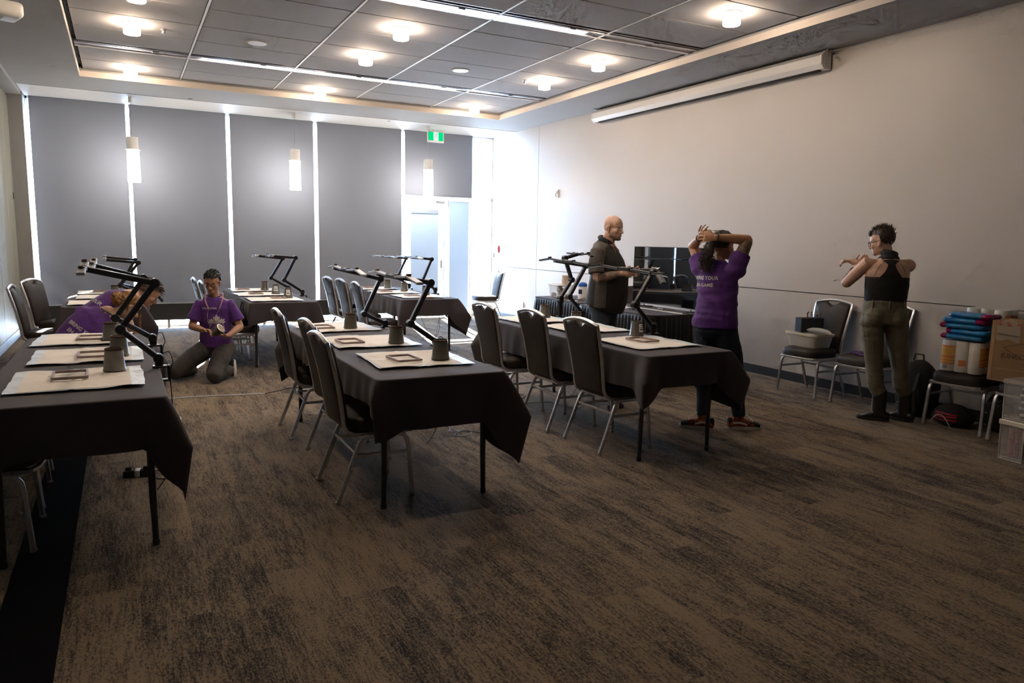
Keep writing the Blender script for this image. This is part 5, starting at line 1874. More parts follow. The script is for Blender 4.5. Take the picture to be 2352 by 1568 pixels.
def subdivided(me, cuts=1, maxlen=.012):
    bm = bmesh.new()
    bm.from_mesh(me)
    bmesh.ops.triangulate(bm, faces=bm.faces)
    for _ in range(cuts):
        es = [e for e in bm.edges if e.calc_length() > maxlen]
        if es:
            bmesh.ops.subdivide_edges(bm, edges=es, cuts=1)
            bmesh.ops.triangulate(bm, faces=bm.faces)
    bm.to_mesh(me)
    bm.free()
    return me


def HM(p, yaw=0, pitch=0, roll=0):
    return Matrix.Translation(p) @ Matrix.Rotation(yaw, 4, 'Z') @ Matrix.Rotation(pitch, 4, 'Y') @ Matrix.Rotation(roll, 4, 'X')


class Fig:
    def __init__(self, x, y, deg, label):
        self.o = empty('person', (x, y, 0), R(deg), label, 'person')
        self.x, self.y, self.a = x, y, R(deg)

    def L(self, wx, wy, z):
        dx, dy = wx - self.x, wy - self.y
        c, s = math.cos(-self.a), math.sin(-self.a)
        return V((dx * c - dy * s, dx * s + dy * c, z))


def rolled(path, n=5):
    """Catmull-Rom smoothing of a path"""
    P = [V(p) for p in path]
    r_ = []
    for i in range(len(P) - 1):
        p0, p1, p2, p3 = P[max(0, i - 1)], P[i], P[i + 1], P[min(len(P) - 1, i + 2)]
        for k in range(n):
            u = k / n
            r_.append(.5 * ((2 * p1) + (-p0 + p2) * u + (2 * p0 - 5 * p1 + 4 * p2 - p3) * u * u + (-p0 + 3 * p1 - 3 * p2 + p3) * u ** 3))
    r_.append(P[-1])
    return r_


def shoe(parent, ankle, toe_dir, name, upper, sole=None, up=(0, 0, 1), s=1.0, high=.0, lace=None, length=.27, shaft=.040):
    """shoe: upper blob, sole slab, laces; ankle = point on the ground below the ankle"""
    a, d, u = V(ankle), V(toe_dir).normalized(), V(up).normalized()
    sd_ = u.cross(d).normalized()
    mb = MB()
    heel, toe = a - d * .07 * s, a + d * (length - .09) * s
    limb(mb, [heel + u * .045, a + u * .055, a + d * .07 * s + u * .048, toe - d * .03 + u * .030], [(.034, .036), (.036, .042), (.040, .034), (.036, .020)], up=u, n=16)
    limb(mb, [a + u * .05, a + u * (.09 + high), ], [(shaft - .003, shaft + .004), (shaft + .003, shaft + .009)], up=d, n=16)
    o = blob(mb, name, upper, parent, .006, 2)
    if sole:
        poly = []
        for k in range(28):
            an = 2 * PI * k / 28
            cx = math.cos(an)
            lx = (length / 2 + .006) * s * cx
            wy = (.043 + .007 * cx) * math.sin(an)
            poly.append(a + d * (lx + (length / 2 - .082) * s) + sd_ * wy)
        b = MB()
        b.ring_loft([[p + u * .002 for p in poly], [p + u * .016 for p in poly], [p + u * .028 + (a + d * .05 - p) * .02 for p in poly]])
        b.build('sole', sole, o, smooth=50)
    if lace:
        b = MB()
        for k in range(6):
            c = a + d * (.115 - .013 * k) * s + u * (.072 + .010 * k + high * .05 * k)
            b.tube([c - sd_ * .020, c + u * .007, c + sd_ * .020], .0028, 5)
        b.build('laces', lace, o)
    return o


# ---------------------------------------------------------------- 1. bald man
F = Fig(4.33, 6.15, -56, 'bald bearded man in black and grey work shirt reading beside the television')
p = F.o
H = HM((.070, .0, 1.642), R(-16), R(4))
mb = MB()
head_shape(mb, H, (.0, 0, 1.47), 1.02, 1.14, 1.15, .066)
limb(mb, [(.0, 0, .95), (.02, 0, 1.15), (.0, 0, 1.35), (0, 0, 1.45)], [(.14, .12), (.14, .13), (.15, .10), (.10, .07)])
for s in (-1, 1):
    wr_ = V((.235, -.16, 1.205)) if s < 0 else V((.255, .08, 1.20))
    el = V((.02, s * .27, 1.155))
    limb(mb, [(0, s * .10, 1.43), (-.01, s * .205, 1.42), (.0, s * .245, 1.28), el], [.05, .055, .048, .043], up=(1, 0, 0))
    limb(mb, [el, (el + wr_) / 2, wr_], [.045, .041, .029], up=(0, 0, 1))
    hand(mb, wr_, (.85, -s * .30 * -1 if s < 0 else -.35, .05), (0, .8 if s < 0 else -.8, .3), (.1, 0, 1), .55, 1.05)
for s in (-1, 1):
    limb(mb, [(0, s * .09, .92), (.01, s * .11, .50), (-.01, s * .12, .10), (.03, s * .12, .06)], [.08, .055, .04, .035])
body = blob(mb, 'body', M['skin'], p, .0054, 3)
face_parts(H, p, 1.02, M['hair_brown'], True, .8)
mb = MB()
rot = H.to_3x3()
for (c, r_) in (((.072, 0, -.093), (.0235, .0265, .0185)), ((.048, 0, -.080), (.038, .0475, .032)), ((.090, 0, -.0475), (.0085, .022, .004)), ((.02, 0, -.066), (.046, .064, .030))):
    mb.ball((H @ (V(c) * 1.02))[:], 1.06, r_, 16, 10, rot)
blob(mb, 'stubble_beard', M['stubble'], p, .005, 2)
for s in (-1, 1):       # tattooed forearms
    wr_ = V((.235, -.16, 1.205)) if s < 0 else V((.255, .08, 1.20))
    el = V((.02, s * .27, 1.155))
    b = MB()
    limb(b, [el + (wr_ - el) * .02, (el + wr_) / 2, el + (wr_ - el) * .92], [.0475, .0435, .0325], up=(0, 0, 1), dome=(False, False))
    b.build('tattoo_sleeve', M['tattoo'], p)
mb = MB()
limb(mb, [(.0, 0, .845), (.015, 0, .90), (.035, 0, 1.02), (.045, 0, 1.15), (.02, 0, 1.30), (-.01, 0, 1.40), (-.015, 0, 1.455), (-.005, 0, 1.50)],
     [(.205, .195), (.205, .200), (.205, .205), (.200, .195), (.205, .160), (.195, .125), (.150, .095), (.080, .072)], dome=(False, True), n=24)
shirt = blob(mb, 'shirt', M['black_shirt'], p, .010, 3, (.008, 6, 3.2), 1)
mb = MB()
for s in (-1, 1):
    limb(mb, [(-.01, s * .14, 1.425), (-.01, s * .205, 1.40), (-.005, s * .245, 1.30), (.01, s * .265, 1.20)], [.065, .078, .076, .080], dome=(True, False))
limb(mb, [(-.035, 0, 1.37), (-.015, 0, 1.475), (-.005, 0, 1.515)], [(.200, .112), (.165, .102), (.085, .074)], dome=(False, False), n=20)
blob(mb, 'sleeves_and_yoke', M['grey_shirt'], p, .010, 3, (.006, 9, 6), 2)
mb = MB()
for s in (-1,):
    mb.grid(lambda u, v: (-.03 + .13 * u, -.214 - .012 * math.sin(PI * u), .86 + .34 * v), 8, 10)
o = mb.build('side_panel', M['grey_shirt'], p, smooth=60)
sw_ = o.modifiers.new('fit', 'SHRINKWRAP')
sw_.target = shirt
sw_.wrap_method = 'NEAREST_SURFACEPOINT'
sw_.offset = .004
sw_.wrap_mode = 'ABOVE_SURFACE'
mb = MB()
mb.tube(rolled([(.066, .030, 1.490), (.034, .076, 1.520), (-.035, .082, 1.552), (-.076, 0, 1.566), (-.035, -.082, 1.552), (.034, -.076, 1.520), (.066, -.030, 1.490)]), .009, 8, .021, up=(0, 0, 1))
mb.build('collar', M['black_shirt'], p)
MB().tube(rolled([(.075, -.035, 1.49), (.125, -.04, 1.40), (.19, -.035, 1.25), (.235, -.02, 1.13)]), .003, 6, .009, up=(0, 1, 0)).tube(rolled([(.075, .035, 1.49), (.13, .03, 1.40), (.19, .0, 1.25), (.235, -.02, 1.13)]), .003, 6, .009, up=(0, 1, 0)).build('lanyard', M['lanyard_pink'], p)
mb = MB()
limb(mb, [(0, 0, .80), (0, 0, .93)], [(.17, .145), (.18, .16)], n=20)
for s in (-1, 1):
    limb(mb, [(0, s * .09, .86), (.01, s * .11, .5), (-.01, s * .12, .05)], [.10, .075, .06], dome=(True, False))
blob(mb, 'jeans', M['jeans_blue'], p, .011, 2, (.005, 9, 7), 3)
for s in (-1, 1):
    shoe(p, (-.01, s * .12, 0), (1, s * .15, 0), 'shoe', M['black_leather'], M['black_rubber'])
# what he holds
pk = empty('paper_packet', (0, 0, 0), 0, 'white paper packet with plastic wrap held by the bald man', 'packet')
wp = lambda a, b, c: F.o.matrix_basis @ V((a, b, c))
bpy.context.view_layer.update()
mwf = Matrix.Translation((4.33, 6.15, 0)) @ Matrix.Rotation(R(-56), 4, 'Z')
mb = MB().grid(lambda u, v: mwf @ V((.30 + .24 * u, -.11 + .15 * v + .05 * u, 1.235 + .03 * u + .01 * math.sin(4 * v + 3 * u))), 10, 8)
mb.build('paper', M['label'], pk, smooth=60, solid=.004)
mb = MB().grid(lambda u, v: mwf @ V((.50 + .02 * math.sin(9 * v) + .10 * u, .0 + .11 * (v - .5), 1.275 - .16 * u * (1 - .3 * abs(v - .5)) + .02 * noise.noise(V((u * 5, v * 5, 1))))), 14, 12)
mb.build('plastic_wrap', M['film'], pk, smooth=40)

# ---------------------------------------------------------------- 2. woman in purple, arms raised
F = Fig(4.265, 4.48, 13, 'woman in purple shirt and dark jeans seen from behind, hands behind her head')
p = F.o
RZ = Matrix.Rotation(R(12), 3, 'Z')
H = HM(RZ @ V((.055, -.005, 1.487)), R(-14), R(2))
mb = MB()
head_shape(mb, H, (.0, 0, 1.335), .93, 1.0, .9, .05)
limb(mb, [(0, 0, .85), (0, 0, 1.0), (0, 0, 1.2), (0, 0, 1.31)], [(.12, .09), (.11, .08), (.13, .09), (.10, .06)])
RS, RE, RW = V((.0, -.155, 1.315)), RZ @ V((.065, -.205, 1.545)), RZ @ V((-.105, -.005, 1.560))
LS, LE, LW = V((.0, .155, 1.315)), RZ @ V((.11, .275, 1.485)), RZ @ V((-.045, .150, 1.555))
limb(mb, [(0, -.08, 1.30), RS, (RS + RE) / 2, RE], [.045, .052, .050, .041])
limb(mb, [RE, (RE + RW) / 2, RW], [.042, .038, .0255], up=(0, 0, 1))
limb(mb, [(0, .08, 1.30), LS, (LS + LE) / 2, LE], [.045, .052, .048, .040])
limb(mb, [LE, (LE + LW) / 2, LW], [.042, .037, .0255], up=(0, 0, 1))
hand(mb, RW, RZ @ V((-.25, 1, -.02)), RZ @ V((1, .25, -.1)), (0, 0, 1), .28, .95, .25, .2)
hand(mb, LW, RZ @ V((-.55, -.45, .35)), (1, -.2, .4), (.2, .6, .5), .40, .92, .30, .2)
for s, (kx, ky), (fx, fy) in ((-1, (0, 0), (4.42, 4.315)), (1, (0, 0), (4.155, 4.44))):
    f_ = F.L(fx, fy, .08)
    hp = V((0, s * .085, .86))
    kn = (hp + f_) / 2 + V((.03, s * .02, .02))
    limb(mb, [hp, kn, f_], [.075, .048, .035])
body = blob(mb, 'body', M['skin_tan'], p, .0054, 3)
face_parts(H, p, .93, M['hair_dark'], True)
hair_cap(H, lambda d: (d.z > .05 + .55 * max(0, d.x - .2)) or (d.x < .10 and d.z > -.55), M['hair_dark'], p, .93, .013, .007, 50, 'hair')
mb = MB()
rnd = random.Random(4)
for i in range(170):
    a = V((-.120, .012 + rnd.uniform(-.035, .035), 1.50 + rnd.uniform(-.03, .03)))
    ln = rnd.uniform(.13, .22)
    dx, dy = rnd.uniform(-.06, .01), rnd.uniform(-.035, .055)
    ph_, rr_, fr_ = rnd.uniform(0, 6), rnd.uniform(.004, .010), rnd.uniform(20, 32)
    pts = []
    for k in range(34):
        u = k / 33
        pts.append(a + V((dx * math.sin(u * 2) + rr_ * math.cos(ph_ + u * fr_), dy * u + rr_ * math.sin(ph_ + u * fr_), -ln * u)))
    mb.tube(pts, [.0017] * 33 + [.0006], 4)
mb.ball((-.125, .012, 1.44), 1, (.030, .032, .075), 16, 12)
ph = mb.build('curly_ponytail', M['hair_dark'], p)
mb = MB()
for i in range(40):
    a = H @ V((rnd.uniform(-.07, .03), rnd.uniform(-.05, .05), .118))
    e_ = V((rnd.uniform(-.06, .04), rnd.uniform(-.05, .05), 0))
    mb.tube([a + e_ * u + V((0, 0, .013 * math.sin(u * 2.6))) for u in (0, .2, .4, .6, .8, 1)], .0006, 3)
mb.build('loose_hairs', M['hair_dark'], p)
mb = MB()
for w0, e0, q in ((RW, RE, .03), (LW, LE, .03)):
    c = w0 + (e0 - w0).normalized() * .012
    t_ = (e0 - w0).normalized()
    s1 = t_.cross(V((0, 0, 1))).normalized()
    s2 = t_.cross(s1)
    for k in range(16):
        an = 2 * PI * k / 16
        mb.ball((c + (s1 * math.cos(an) + s2 * math.sin(an)) * .0285)[:], .0055, (1, 1, 1), 8, 6)
mb.build('bead_bracelet', M['black_rubber'], p)
b = MB()
limb(b, [RE + (RS - RE) * .06, (RS + RE) / 2, RE + (RS - RE) * .72], [.0445, .0525, .0535], dome=(False, False))
b.build('arm_tattoo', M['tattoo'], p)
MB().ball((H @ V((.004, -.083, -.035)))[:], .006, (1, 1, 1), 8, 6).build('earring', M['metal_shine'], p)
mb = MB()
limb(mb, [(.0, 0, .835), (.0, 0, .87), (0, 0, .98), (0, 0, 1.10), (0, 0, 1.22), (0, 0, 1.295), (.0, 0, 1.345)],
     [(.192, .148), (.193, .148), (.176, .130), (.170, .122), (.178, .118), (.165, .10), (.085, .065)], dome=(False, True), n=24)
for S_, E_ in ((RS, RE), (LS, LE)):
    sdv = V((0, S_.y, 0)).normalized()
    limb(mb, [S_ * 1 - sdv * .05 + V((0, 0, -.05)), S_ + V((0, 0, -.015)), S_ + (E_ - S_) * .52 + V((0, 0, -.005))], [.075, .080, .074], dome=(True, False))
shirt = blob(mb, 'shirt', M['purple'], p, .0095, 2, (.012, 4.5, 15), 4)
b = MB()
b.tube(rolled([(.05, -.045, 1.345), (0, -.068, 1.358), (-.055, -.035, 1.372), (-.065, 0, 1.375), (-.055, .035, 1.372), (0, .068, 1.358), (.05, .045, 1.345)]), .006, 6, .010, up=(0, 0, 1))
b.build('collar', M['purple'], p)
for body_, z, sz in (('BRING YOUR', 1.222, .041), ('EH-GAME', 1.165, .041)):
    me = subdivided(text_mesh(body_, sz, 0, bold=.0012, spacing=1.08), 2, .012)
    project_print('back_lettering', me, shirt, basis(V((-.3, .050, z)), (0, -1, .03), (0, .03, 1)), (1, 0, 0), M['print_white'], shirt)
mb = MB()
limb(mb, [(0, 0, .80), (0, 0, .88)], [(.185, .135), (.175, .130)], n=22)
for s, (fx, fy) in ((-1, (4.42, 4.315)), (1, (4.155, 4.44))):
    f_ = F.L(fx, fy, .11)
    hp = V((0, s * .088, .82))
    kn = (hp + f_) / 2 + V((.03, s * .02, .02))
    limb(mb, [hp, (hp + kn) / 2, kn, (kn + f_) / 2, f_], [.105, .092, .070, .062, .050], dome=(True, False))
blob(mb, 'jeans', M['jeans_dark'], p, .010, 2, (.005, 8, 10), 5)
b = MB()
limb(b, [(0, 0, .815), (0, 0, .84)], [(.182, .133), (.180, .132)], dome=(False, False), n=24)
b.build('olive_undershirt_hem', M['olive'], p)
f1_, f2_ = F.L(4.42, 4.315, 0), F.L(4.155, 4.44, 0)
shoe(p, f1_, F.L(4.62, 4.215, 0) - f1_, 'high_top_shoe', M['shoe_print'], M['sole'], high=.05, lace=M['label'])
shoe(p, f2_, F.L(4.07, 4.53, 0) - f2_, 'high_top_shoe', M['shoe_print'], M['sole'], high=.05, lace=M['label'])
for f_, d_ in ((f1_, F.L(4.62, 4.215, 0) - f1_), (f2_, F.L(4.07, 4.53, 0) - f2_)):
    d_ = d_.normalized()
    sd_ = V((0, 0, 1)).cross(d_)
    for q in (-1, 1):
        b = MB()
        b.tube(rolled([f_ - d_ * .055 + sd_ * q * .0435 + V((0, 0, .06)), f_ + d_ * .01 + sd_ * q * .0455 + V((0, 0, .062)), f_ + d_ * .06 + sd_ * q * .046 + V((0, 0, .045))]), .002, 5, .007, up=(0, 0, 1))
        b.build('side_stripe', M['label'], p)
    b = MB()
    b2 = MB()
    limb(b, [f_ + d_ * .125 + V((0, 0, .040)), f_ + d_ * .168 + V((0, 0, .032))], [(.041, .026), (.036, .020)], up=(0, 0, 1), n=16)
    limb(b2, [f_ - d_ * .072 + V((0, 0, .045)), f_ - d_ * .068 + V((0, 0, .085))], [(.033, .02), (.03, .02)], up=d_, n=14)
    blob(b, 'black_toe', M['black_cloth'], p, .006, 1)
    blob(b2, 'black_heel', M['black_cloth'], p, .006, 1)

# ---------------------------------------------------------------- 3. person in tank top
F = Fig(5.80, 4.06, 50, 'person in black tank top and olive trousers standing before the right wall')
p = F.o
H = HM((.045, .055, 1.548), R(56), R(12))
mb = MB()
head_shape(mb, H, (.0, 0, 1.395), .95, 1.05, .95, .054)
limb(mb, [(0, 0, .98), (0, 0, 1.08), (.0, 0, 1.20), (0, 0, 1.29), (-.005, 0, 1.36), (0, 0, 1.405)], [(.155, .112), (.160, .118), (.168, .125), (.176, .122), (.158, .092), (.085, .062)], n=24)
LS, LE, LW = V((.0, .175, 1.365)), V((.12, .300, 1.185)), V((.285, .185, 1.325))
RS, RE, RW = V((.0, -.162, 1.355)), V((.235, -.02, 1.315)), V((.30, .225, 1.375))
limb(mb, [(0, .09, 1.35), LS, (LS + LE) / 2, LE], [.055, .058, .053, .044])
limb(mb, [LE, (LE + LW) / 2, LW], [.044, .042, .029], up=(0, 0, 1))
limb(mb, [(0, -.09, 1.35), RS, (RS + RE) / 2, RE], [.055, .058, .052, .043])
limb(mb, [RE, (RE + RW) / 2, RW], [.043, .040, .027], up=(0, 0, 1))
hand(mb, RW, (.12, 1, .12), (.1, .0, -1), (1, 0, .1), .85, .88, .25, .8)
hand(mb, LW, (.1, -.5, .6), (-1, 0, .3), (0, .8, .5), .6, 1.0)
feet = [F.L(5.80, 4.03, 0), F.L(6.00, 3.93, 0)]
for s, f_ in ((1, feet[0]), (-1, feet[1])):
    limb(mb, [(0, s * .09, .95), (V((0, s * .09, .95)) + f_) / 2 + V((.01, 0, .05)), f_ + V((0, 0, .12))], [.09, .05, .03])
body = blob(mb, 'body', M['skin'], p, .0054, 3)
face_parts(H, p, .95, M['hair_brown'], True)
hair_cap(H, lambda d: (d.z > .22 + .25 * max(0, d.x) + .10 * d.x) or (d.x < -.02 and d.z > -.86 + 1.1 * max(0, d.x + .50)), M['hair_dark'], p, .95, .009, .004, 60, 'short_side_hair', seed=4)
mb = MB()
rnd = random.Random(9)
for i in range(330):
    x, y = rnd.uniform(-.085, .085), rnd.gauss(0, .026)
    if abs(y) > .055:
        continue
    z = .125 * math.sqrt(max(.05, 1 - (x / .115) ** 2 - (y / .09) ** 2))
    a = H @ V((x - .012, y, z - .005))
    b_ = H @ V((x * 1.08 - .015 + rnd.uniform(-.014, .014), y * 1.25 + rnd.uniform(-.01, .01), z + .022 + rnd.uniform(0, .022) - .25 * abs(y)))
    mb.tube([a, (a + b_) / 2, b_], [.0048, .0032, .0006], 4)
mb.build('spiky_hair', M['hair_brown'], p)
# glasses
def glasses(H, p, m_, s=1.0, w_=.0018):
    g = MB()
    for q in (-1, 1):
        pts = []
        for k in range(16):
            an = 2 * PI * k / 16
            pts.append(H @ (V((.103 - .006 * abs(math.cos(an)), q * .033 + .023 * math.copysign(abs(math.cos(an)) ** .6, math.cos(an)), .002 + .0165 * math.copysign(abs(math.sin(an)) ** .6, math.sin(an)))) * s))
        g.tube(pts, w_, 6, closed=True)
        g.tube([H @ (V(c) * s) for c in ((.099, q * .056, .008), (.06, q * .079, .010), (.0, q * .086, .012), (-.012, q * .083, .0))], w_, 6)
    g.tube([H @ (V(c) * s) for c in ((.104, -.010, .006), (.107, 0, .009), (.104, .010, .006))], w_, 6)
    return g.build('glasses', m_, p)


glasses(H, p, M['black_rubber'], .95, .0028)
# racerback tank: lower body plus back strap and shoulder straps
mb = MB()
limb(mb, [(0, 0, .99), (0, 0, 1.08), (0, 0, 1.17), (0, 0, 1.255)], [(.163, .121), (.168, .126), (.175, .133), (.176, .128)], dome=(False, False), n=28)
tank = blob(mb, 'tank_top', M['black_cloth'], p, .009, 2, (.004, 7, 9), 6)
def fit(o, target, off=.004):
    q = o.modifiers.new('fit', 'SHRINKWRAP')
    q.target = target
    q.wrap_method = 'NEAREST_SURFACEPOINT'
    q.wrap_mode = 'ABOVE_SURFACE'
    q.offset = off


def rb(u, v):
    z = 1.20 + .205 * v
    w2 = .026 + .145 * max(0, 1 - v * 1.15) ** 1.9 + .045 * max(0, v - .80) / .2
    return (-.135 + .06 * v * v, (u - .5) * 2 * w2, z)


o = MB().grid(rb, 16, 18).build('racerback', M['black_cloth'], p, smooth=80)
fit(o, body, .006)
for s in (-1, 1):
    o = MB().grid(lambda u, v: V((-.06 + .17 * v, s * (.055 + .03 * v + .030 * (u - .5)), 1.42 - .05 * abs(v - .2) - .10 * max(0, v - .4))), 6, 14).build('shoulder_strap', M['black_cloth'], p, smooth=80)
    fit(o, body, .006)
    o = MB().grid(lambda u, v: V((-.11 - .0 * v, s * (.155 - .075 * v) + .012 * (u - .5), 1.245 + .15 * v)), 3, 12).build('binder_edge', mat('tan_binder_edge', (0.33, 0.20, 0.12), 0.7, var=0.05) if s < 0 else bpy.data.materials['tan_binder_edge'], p, smooth=80)
    fit(o, body, .002)
mb = MB()
for k in range(6):
    r0 = .056 + .004 * math.sin(k * 2.2)
    pts = [V((.0 + r0 * math.cos(2 * PI * j / 20) * 1.02, r0 * math.sin(2 * PI * j / 20), 1.405 + .013 * k + .012 * math.cos(2 * PI * j / 20 + k * .4 + 2.6))) for j in range(20)]
    mb.tube(pts, .0125, 7, closed=True)
blob(mb, 'neck_gaiter', M['scarf'], p, .007, 2, (.003, 20, 30), 7)
c = LW + (LE - LW).normalized() * .05
b = MB()
limb(b, [c, c + (LE - LW).normalized() * .07], [.038, .041], up=(0, 0, 1), dome=(False, False))
b.build('black_wrist_band', M['black_cloth'], p)
b = MB()
limb(b, [LE + (LW - LE) * .15, LE + (LW - LE) * .55], [.0455, .0435], up=(0, 0, 1), dome=(False, False))
b.build('forearm_tattoo', M['tattoo'], p)
mb = MB()
limb(mb, [(0, 0, .86), (0, 0, .93), (0, 0, 1.02), (0, 0, 1.055)], [(.180, .140), (.178, .142), (.170, .132), (.168, .128)], dome=(False, False), n=26)
mb.ball((-.070, .085, .915), 1, (.085, .085, .095), 16, 12).ball((-.070, -.085, .915), 1, (.085, .085, .095), 16, 12)
for s, f_ in ((1, feet[0]), (-1, feet[1])):
    hp = V((-.01, s * .098, .88))
    kn = (hp + f_) / 2 + V((.015, s * .004, .04))
    limb(mb, [hp, (hp + kn) / 2, kn, kn + (f_ - kn) * .35, f_ + V((.0, 0, .235))], [(.098, .112), (.086, .094), .068, .069, .060], dome=(True, False))
blob(mb, 'trousers', M['olive'], p, .009, 1, (.0048, 5, 24), 8)
for (a0, b0) in (((-.142, .0, .99), (-.136, .0, 1.06)), ((-.105, .125, .99), (-.10, .125, 1.06)), ((-.105, -.125, .99), (-.10, -.125, 1.06))):
    MB().tube([a0, b0], .004, 6, .009, up=(1, 0, 0)).build('belt_loop', M['olive'], p)
for q, (f_, toe) in enumerate(((feet[0], F.L(5.70, 4.18, 0)), (feet[1], F.L(5.97, 4.08, 0)))):
    sh = shoe(p, f_, toe - f_, 'boot', M['black_leather'], M['black_rubber'], high=.17, length=.25, shaft=.050)

# ---------------------------------------------------------------- 4. kneeling man
F = Fig(.83, 8.22, -100, 'kneeling young man in glasses, purple shirt and grey jeans holding a pot')
p = F.o
H = HM((.075, -.01, 1.016), R(-10), R(16), R(-3))
mb = MB()
head_shape(mb, H, (.0, 0, .865), .91, 1.08, 1.0, .052)
limb(mb, [(-.09, 0, .33), (-.05, 0, .50), (-.01, 0, .70), (0, 0, .84)], [(.13, .10), (.13, .09), (.15, .09), (.11, .065)])
RS, RE, RW = V((.0, -.150, .783)), V((.03, -.225, .565)), V((.225, -.105, .545))
LS, LE, LW = V((.0, .150, .783)), V((.03, .245, .550)), V((.225, .135, .480))
for a, b_, c in ((RS, RE, RW), (LS, LE, LW)):
    limb(mb, [V((0, a.y * .5, .80)), a, (a + b_) / 2, b_], [.05, .052, .044, .038])
    limb(mb, [b_, (b_ + c) / 2, c], [.040, .036, .026], up=(0, 0, 1))
hand(mb, RW, (.45, .75, -.05), (.5, -.2, -.9), (.5, -.1, .6), .55, 1.0)
hand(mb, LW, (.35, -.95, .15), (-.1, 0, 1), (.7, .2, .3), .45, 1.0)
hipL, hipR = V((-.08, .09, .32)), V((-.08, -.09, .32))
knL, knR = V((.305, -.01, .085)), V((.10, -.40, .095))
anL, anR = V((-.06, .14, .09)), V((-.24, -.26, .07))
for h_, k_, a_ in ((hipL, knL, anL), (hipR, knR, anR)):
    limb(mb, [h_, (h_ + k_) / 2, k_], [.07, .06, .045])
    limb(mb, [k_, (k_ + a_) / 2, a_], [.045, .04, .034])
blob(mb, 'body', M['skin_warm'], p, .0054, 3)
face_parts(H, p, .91, M['hair_black'], True, .45)
hair_cap(H, lambda d: (d.z > .34 + .10 * max(0, d.x) and d.x < .93) or (d.x < .05 and d.z > -.18) or (d.x < -.3 and d.z > -.5), M['hair_black'], p, .91, .015, .003, 60, 'hair', seed=2)
mb = MB()
rnd = random.Random(3)
for i in range(150):
    an, el_ = rnd.uniform(-PI, PI), rnd.uniform(.40, 1.45)
    d = V((math.cos(an) * math.cos(el_), math.sin(an) * math.cos(el_), math.sin(el_)))
    a = H @ V((d.x * .108 - .012, d.y * .087, d.z * .098 + .042))
    q = d * .6 + V((.7, rnd.uniform(-.4, .4), .0))
    b_ = a + (H.to_3x3() @ q).normalized() * rnd.uniform(.005, .013)
    mb.tube([a, b_], [.0060, .0010], 5)
mb.build('hair_tufts', M['hair_black'], p)
glasses(H, p, M['black_rubber'], .91, .0016)
mb = MB()
limb(mb, [(-.085, 0, .345), (-.080, 0, .40), (-.05, 0, .52), (-.02, 0, .66), (-.005, 0, .76), (0, 0, .82), (.0, 0, .862)],
     [(.165, .150), (.162, .145), (.155, .128), (.162, .122), (.168, .114), (.146, .092), (.080, .070)], dome=(False, False), n=24)
for a, b_ in ((RS, RE), (LS, LE)):
    sdv = V((0, a.y, 0)).normalized()
    limb(mb, [a - sdv * .06 + V((0, 0, -.02)), a, a + (b_ - a) * .72 + sdv * .008], [.060, .063, .070], dome=(True, False))
shirt = blob(mb, 'shirt', M['purple'], p, .009, 2, (.009, 5, 8), 9)
b = MB()
b.tube(rolled([(.050, 0, .855), (.040, -.045, .870), (0, -.066, .885), (-.05, -.03, .895), (-.05, .03, .895), (0, .066, .885), (.040, .045, .870), (.050, 0, .855)]), .005, 6, .008, up=(0, 0, 1))
b.build('collar', M['purple'], p)
# chest print: leaf with a controller emblem, plus lettering
FX = (-1, 0, 0)
def chest(name, me, o, m_=None, off=.004):
    return project_print(name, subdivided(me, 2, .012), shirt, basis(V((.4,) + o), (0, 1, 0), (0, 0, 1)), FX, m_ or M['print_white'], shirt, off)


def poly_mesh(name, pts_list):
    bm = bmesh.new()
    for pts in pts_list:
        vs = [bm.verts.new((x, y, 0)) for x, y in pts]
        bm.faces.new(vs)
    bmesh.ops.triangulate(bm, faces=bm.faces)
    me = bpy.data.meshes.new(name)
    bm.to_mesh(me)
    bm.free()
    return me


leaf_half = [(0, .105), (.018, .072), (.034, .082), (.030, .040), (.050, .062), (.056, .048), (.078, .053), (.072, .030), (.086, .022), (.058, -.005)]
leaf = leaf_half + [(-x, y) for x, y in reversed(leaf_half[1:])]
leaf = [(x, y) for x, y in leaf]
chest('leaf_print', poly_mesh('leaf_print', [leaf]), (.02, .590))
pad_out = [(0, .018), (.030, .022), (.056, .020), (.066, -.006), (.072, -.040), (.060, -.052), (.044, -.038), (.026, -.020), (0, -.018)]
pad_ = pad_out + [(-x, y) for x, y in reversed(pad_out[1:-1])]
chest('controller_print', poly_mesh('controller_print', [[(x * 1.0, y) for x, y in pad_]]), (.02, .580), M['purple'], .0055)
def outline(pts, w_=.0025):
    r_ = []
    n = len(pts)
    for i in range(n):
        a, b_ = V((*pts[i], 0)), V((*pts[(i + 1) % n], 0))
        t_ = (b_ - a).normalized()
        s_ = V((-t_.y, t_.x, 0)) * w_
        r_.append([(q.x, q.y) for q in (a - s_, b_ - s_, b_ + s_, a + s_)])
    return r_


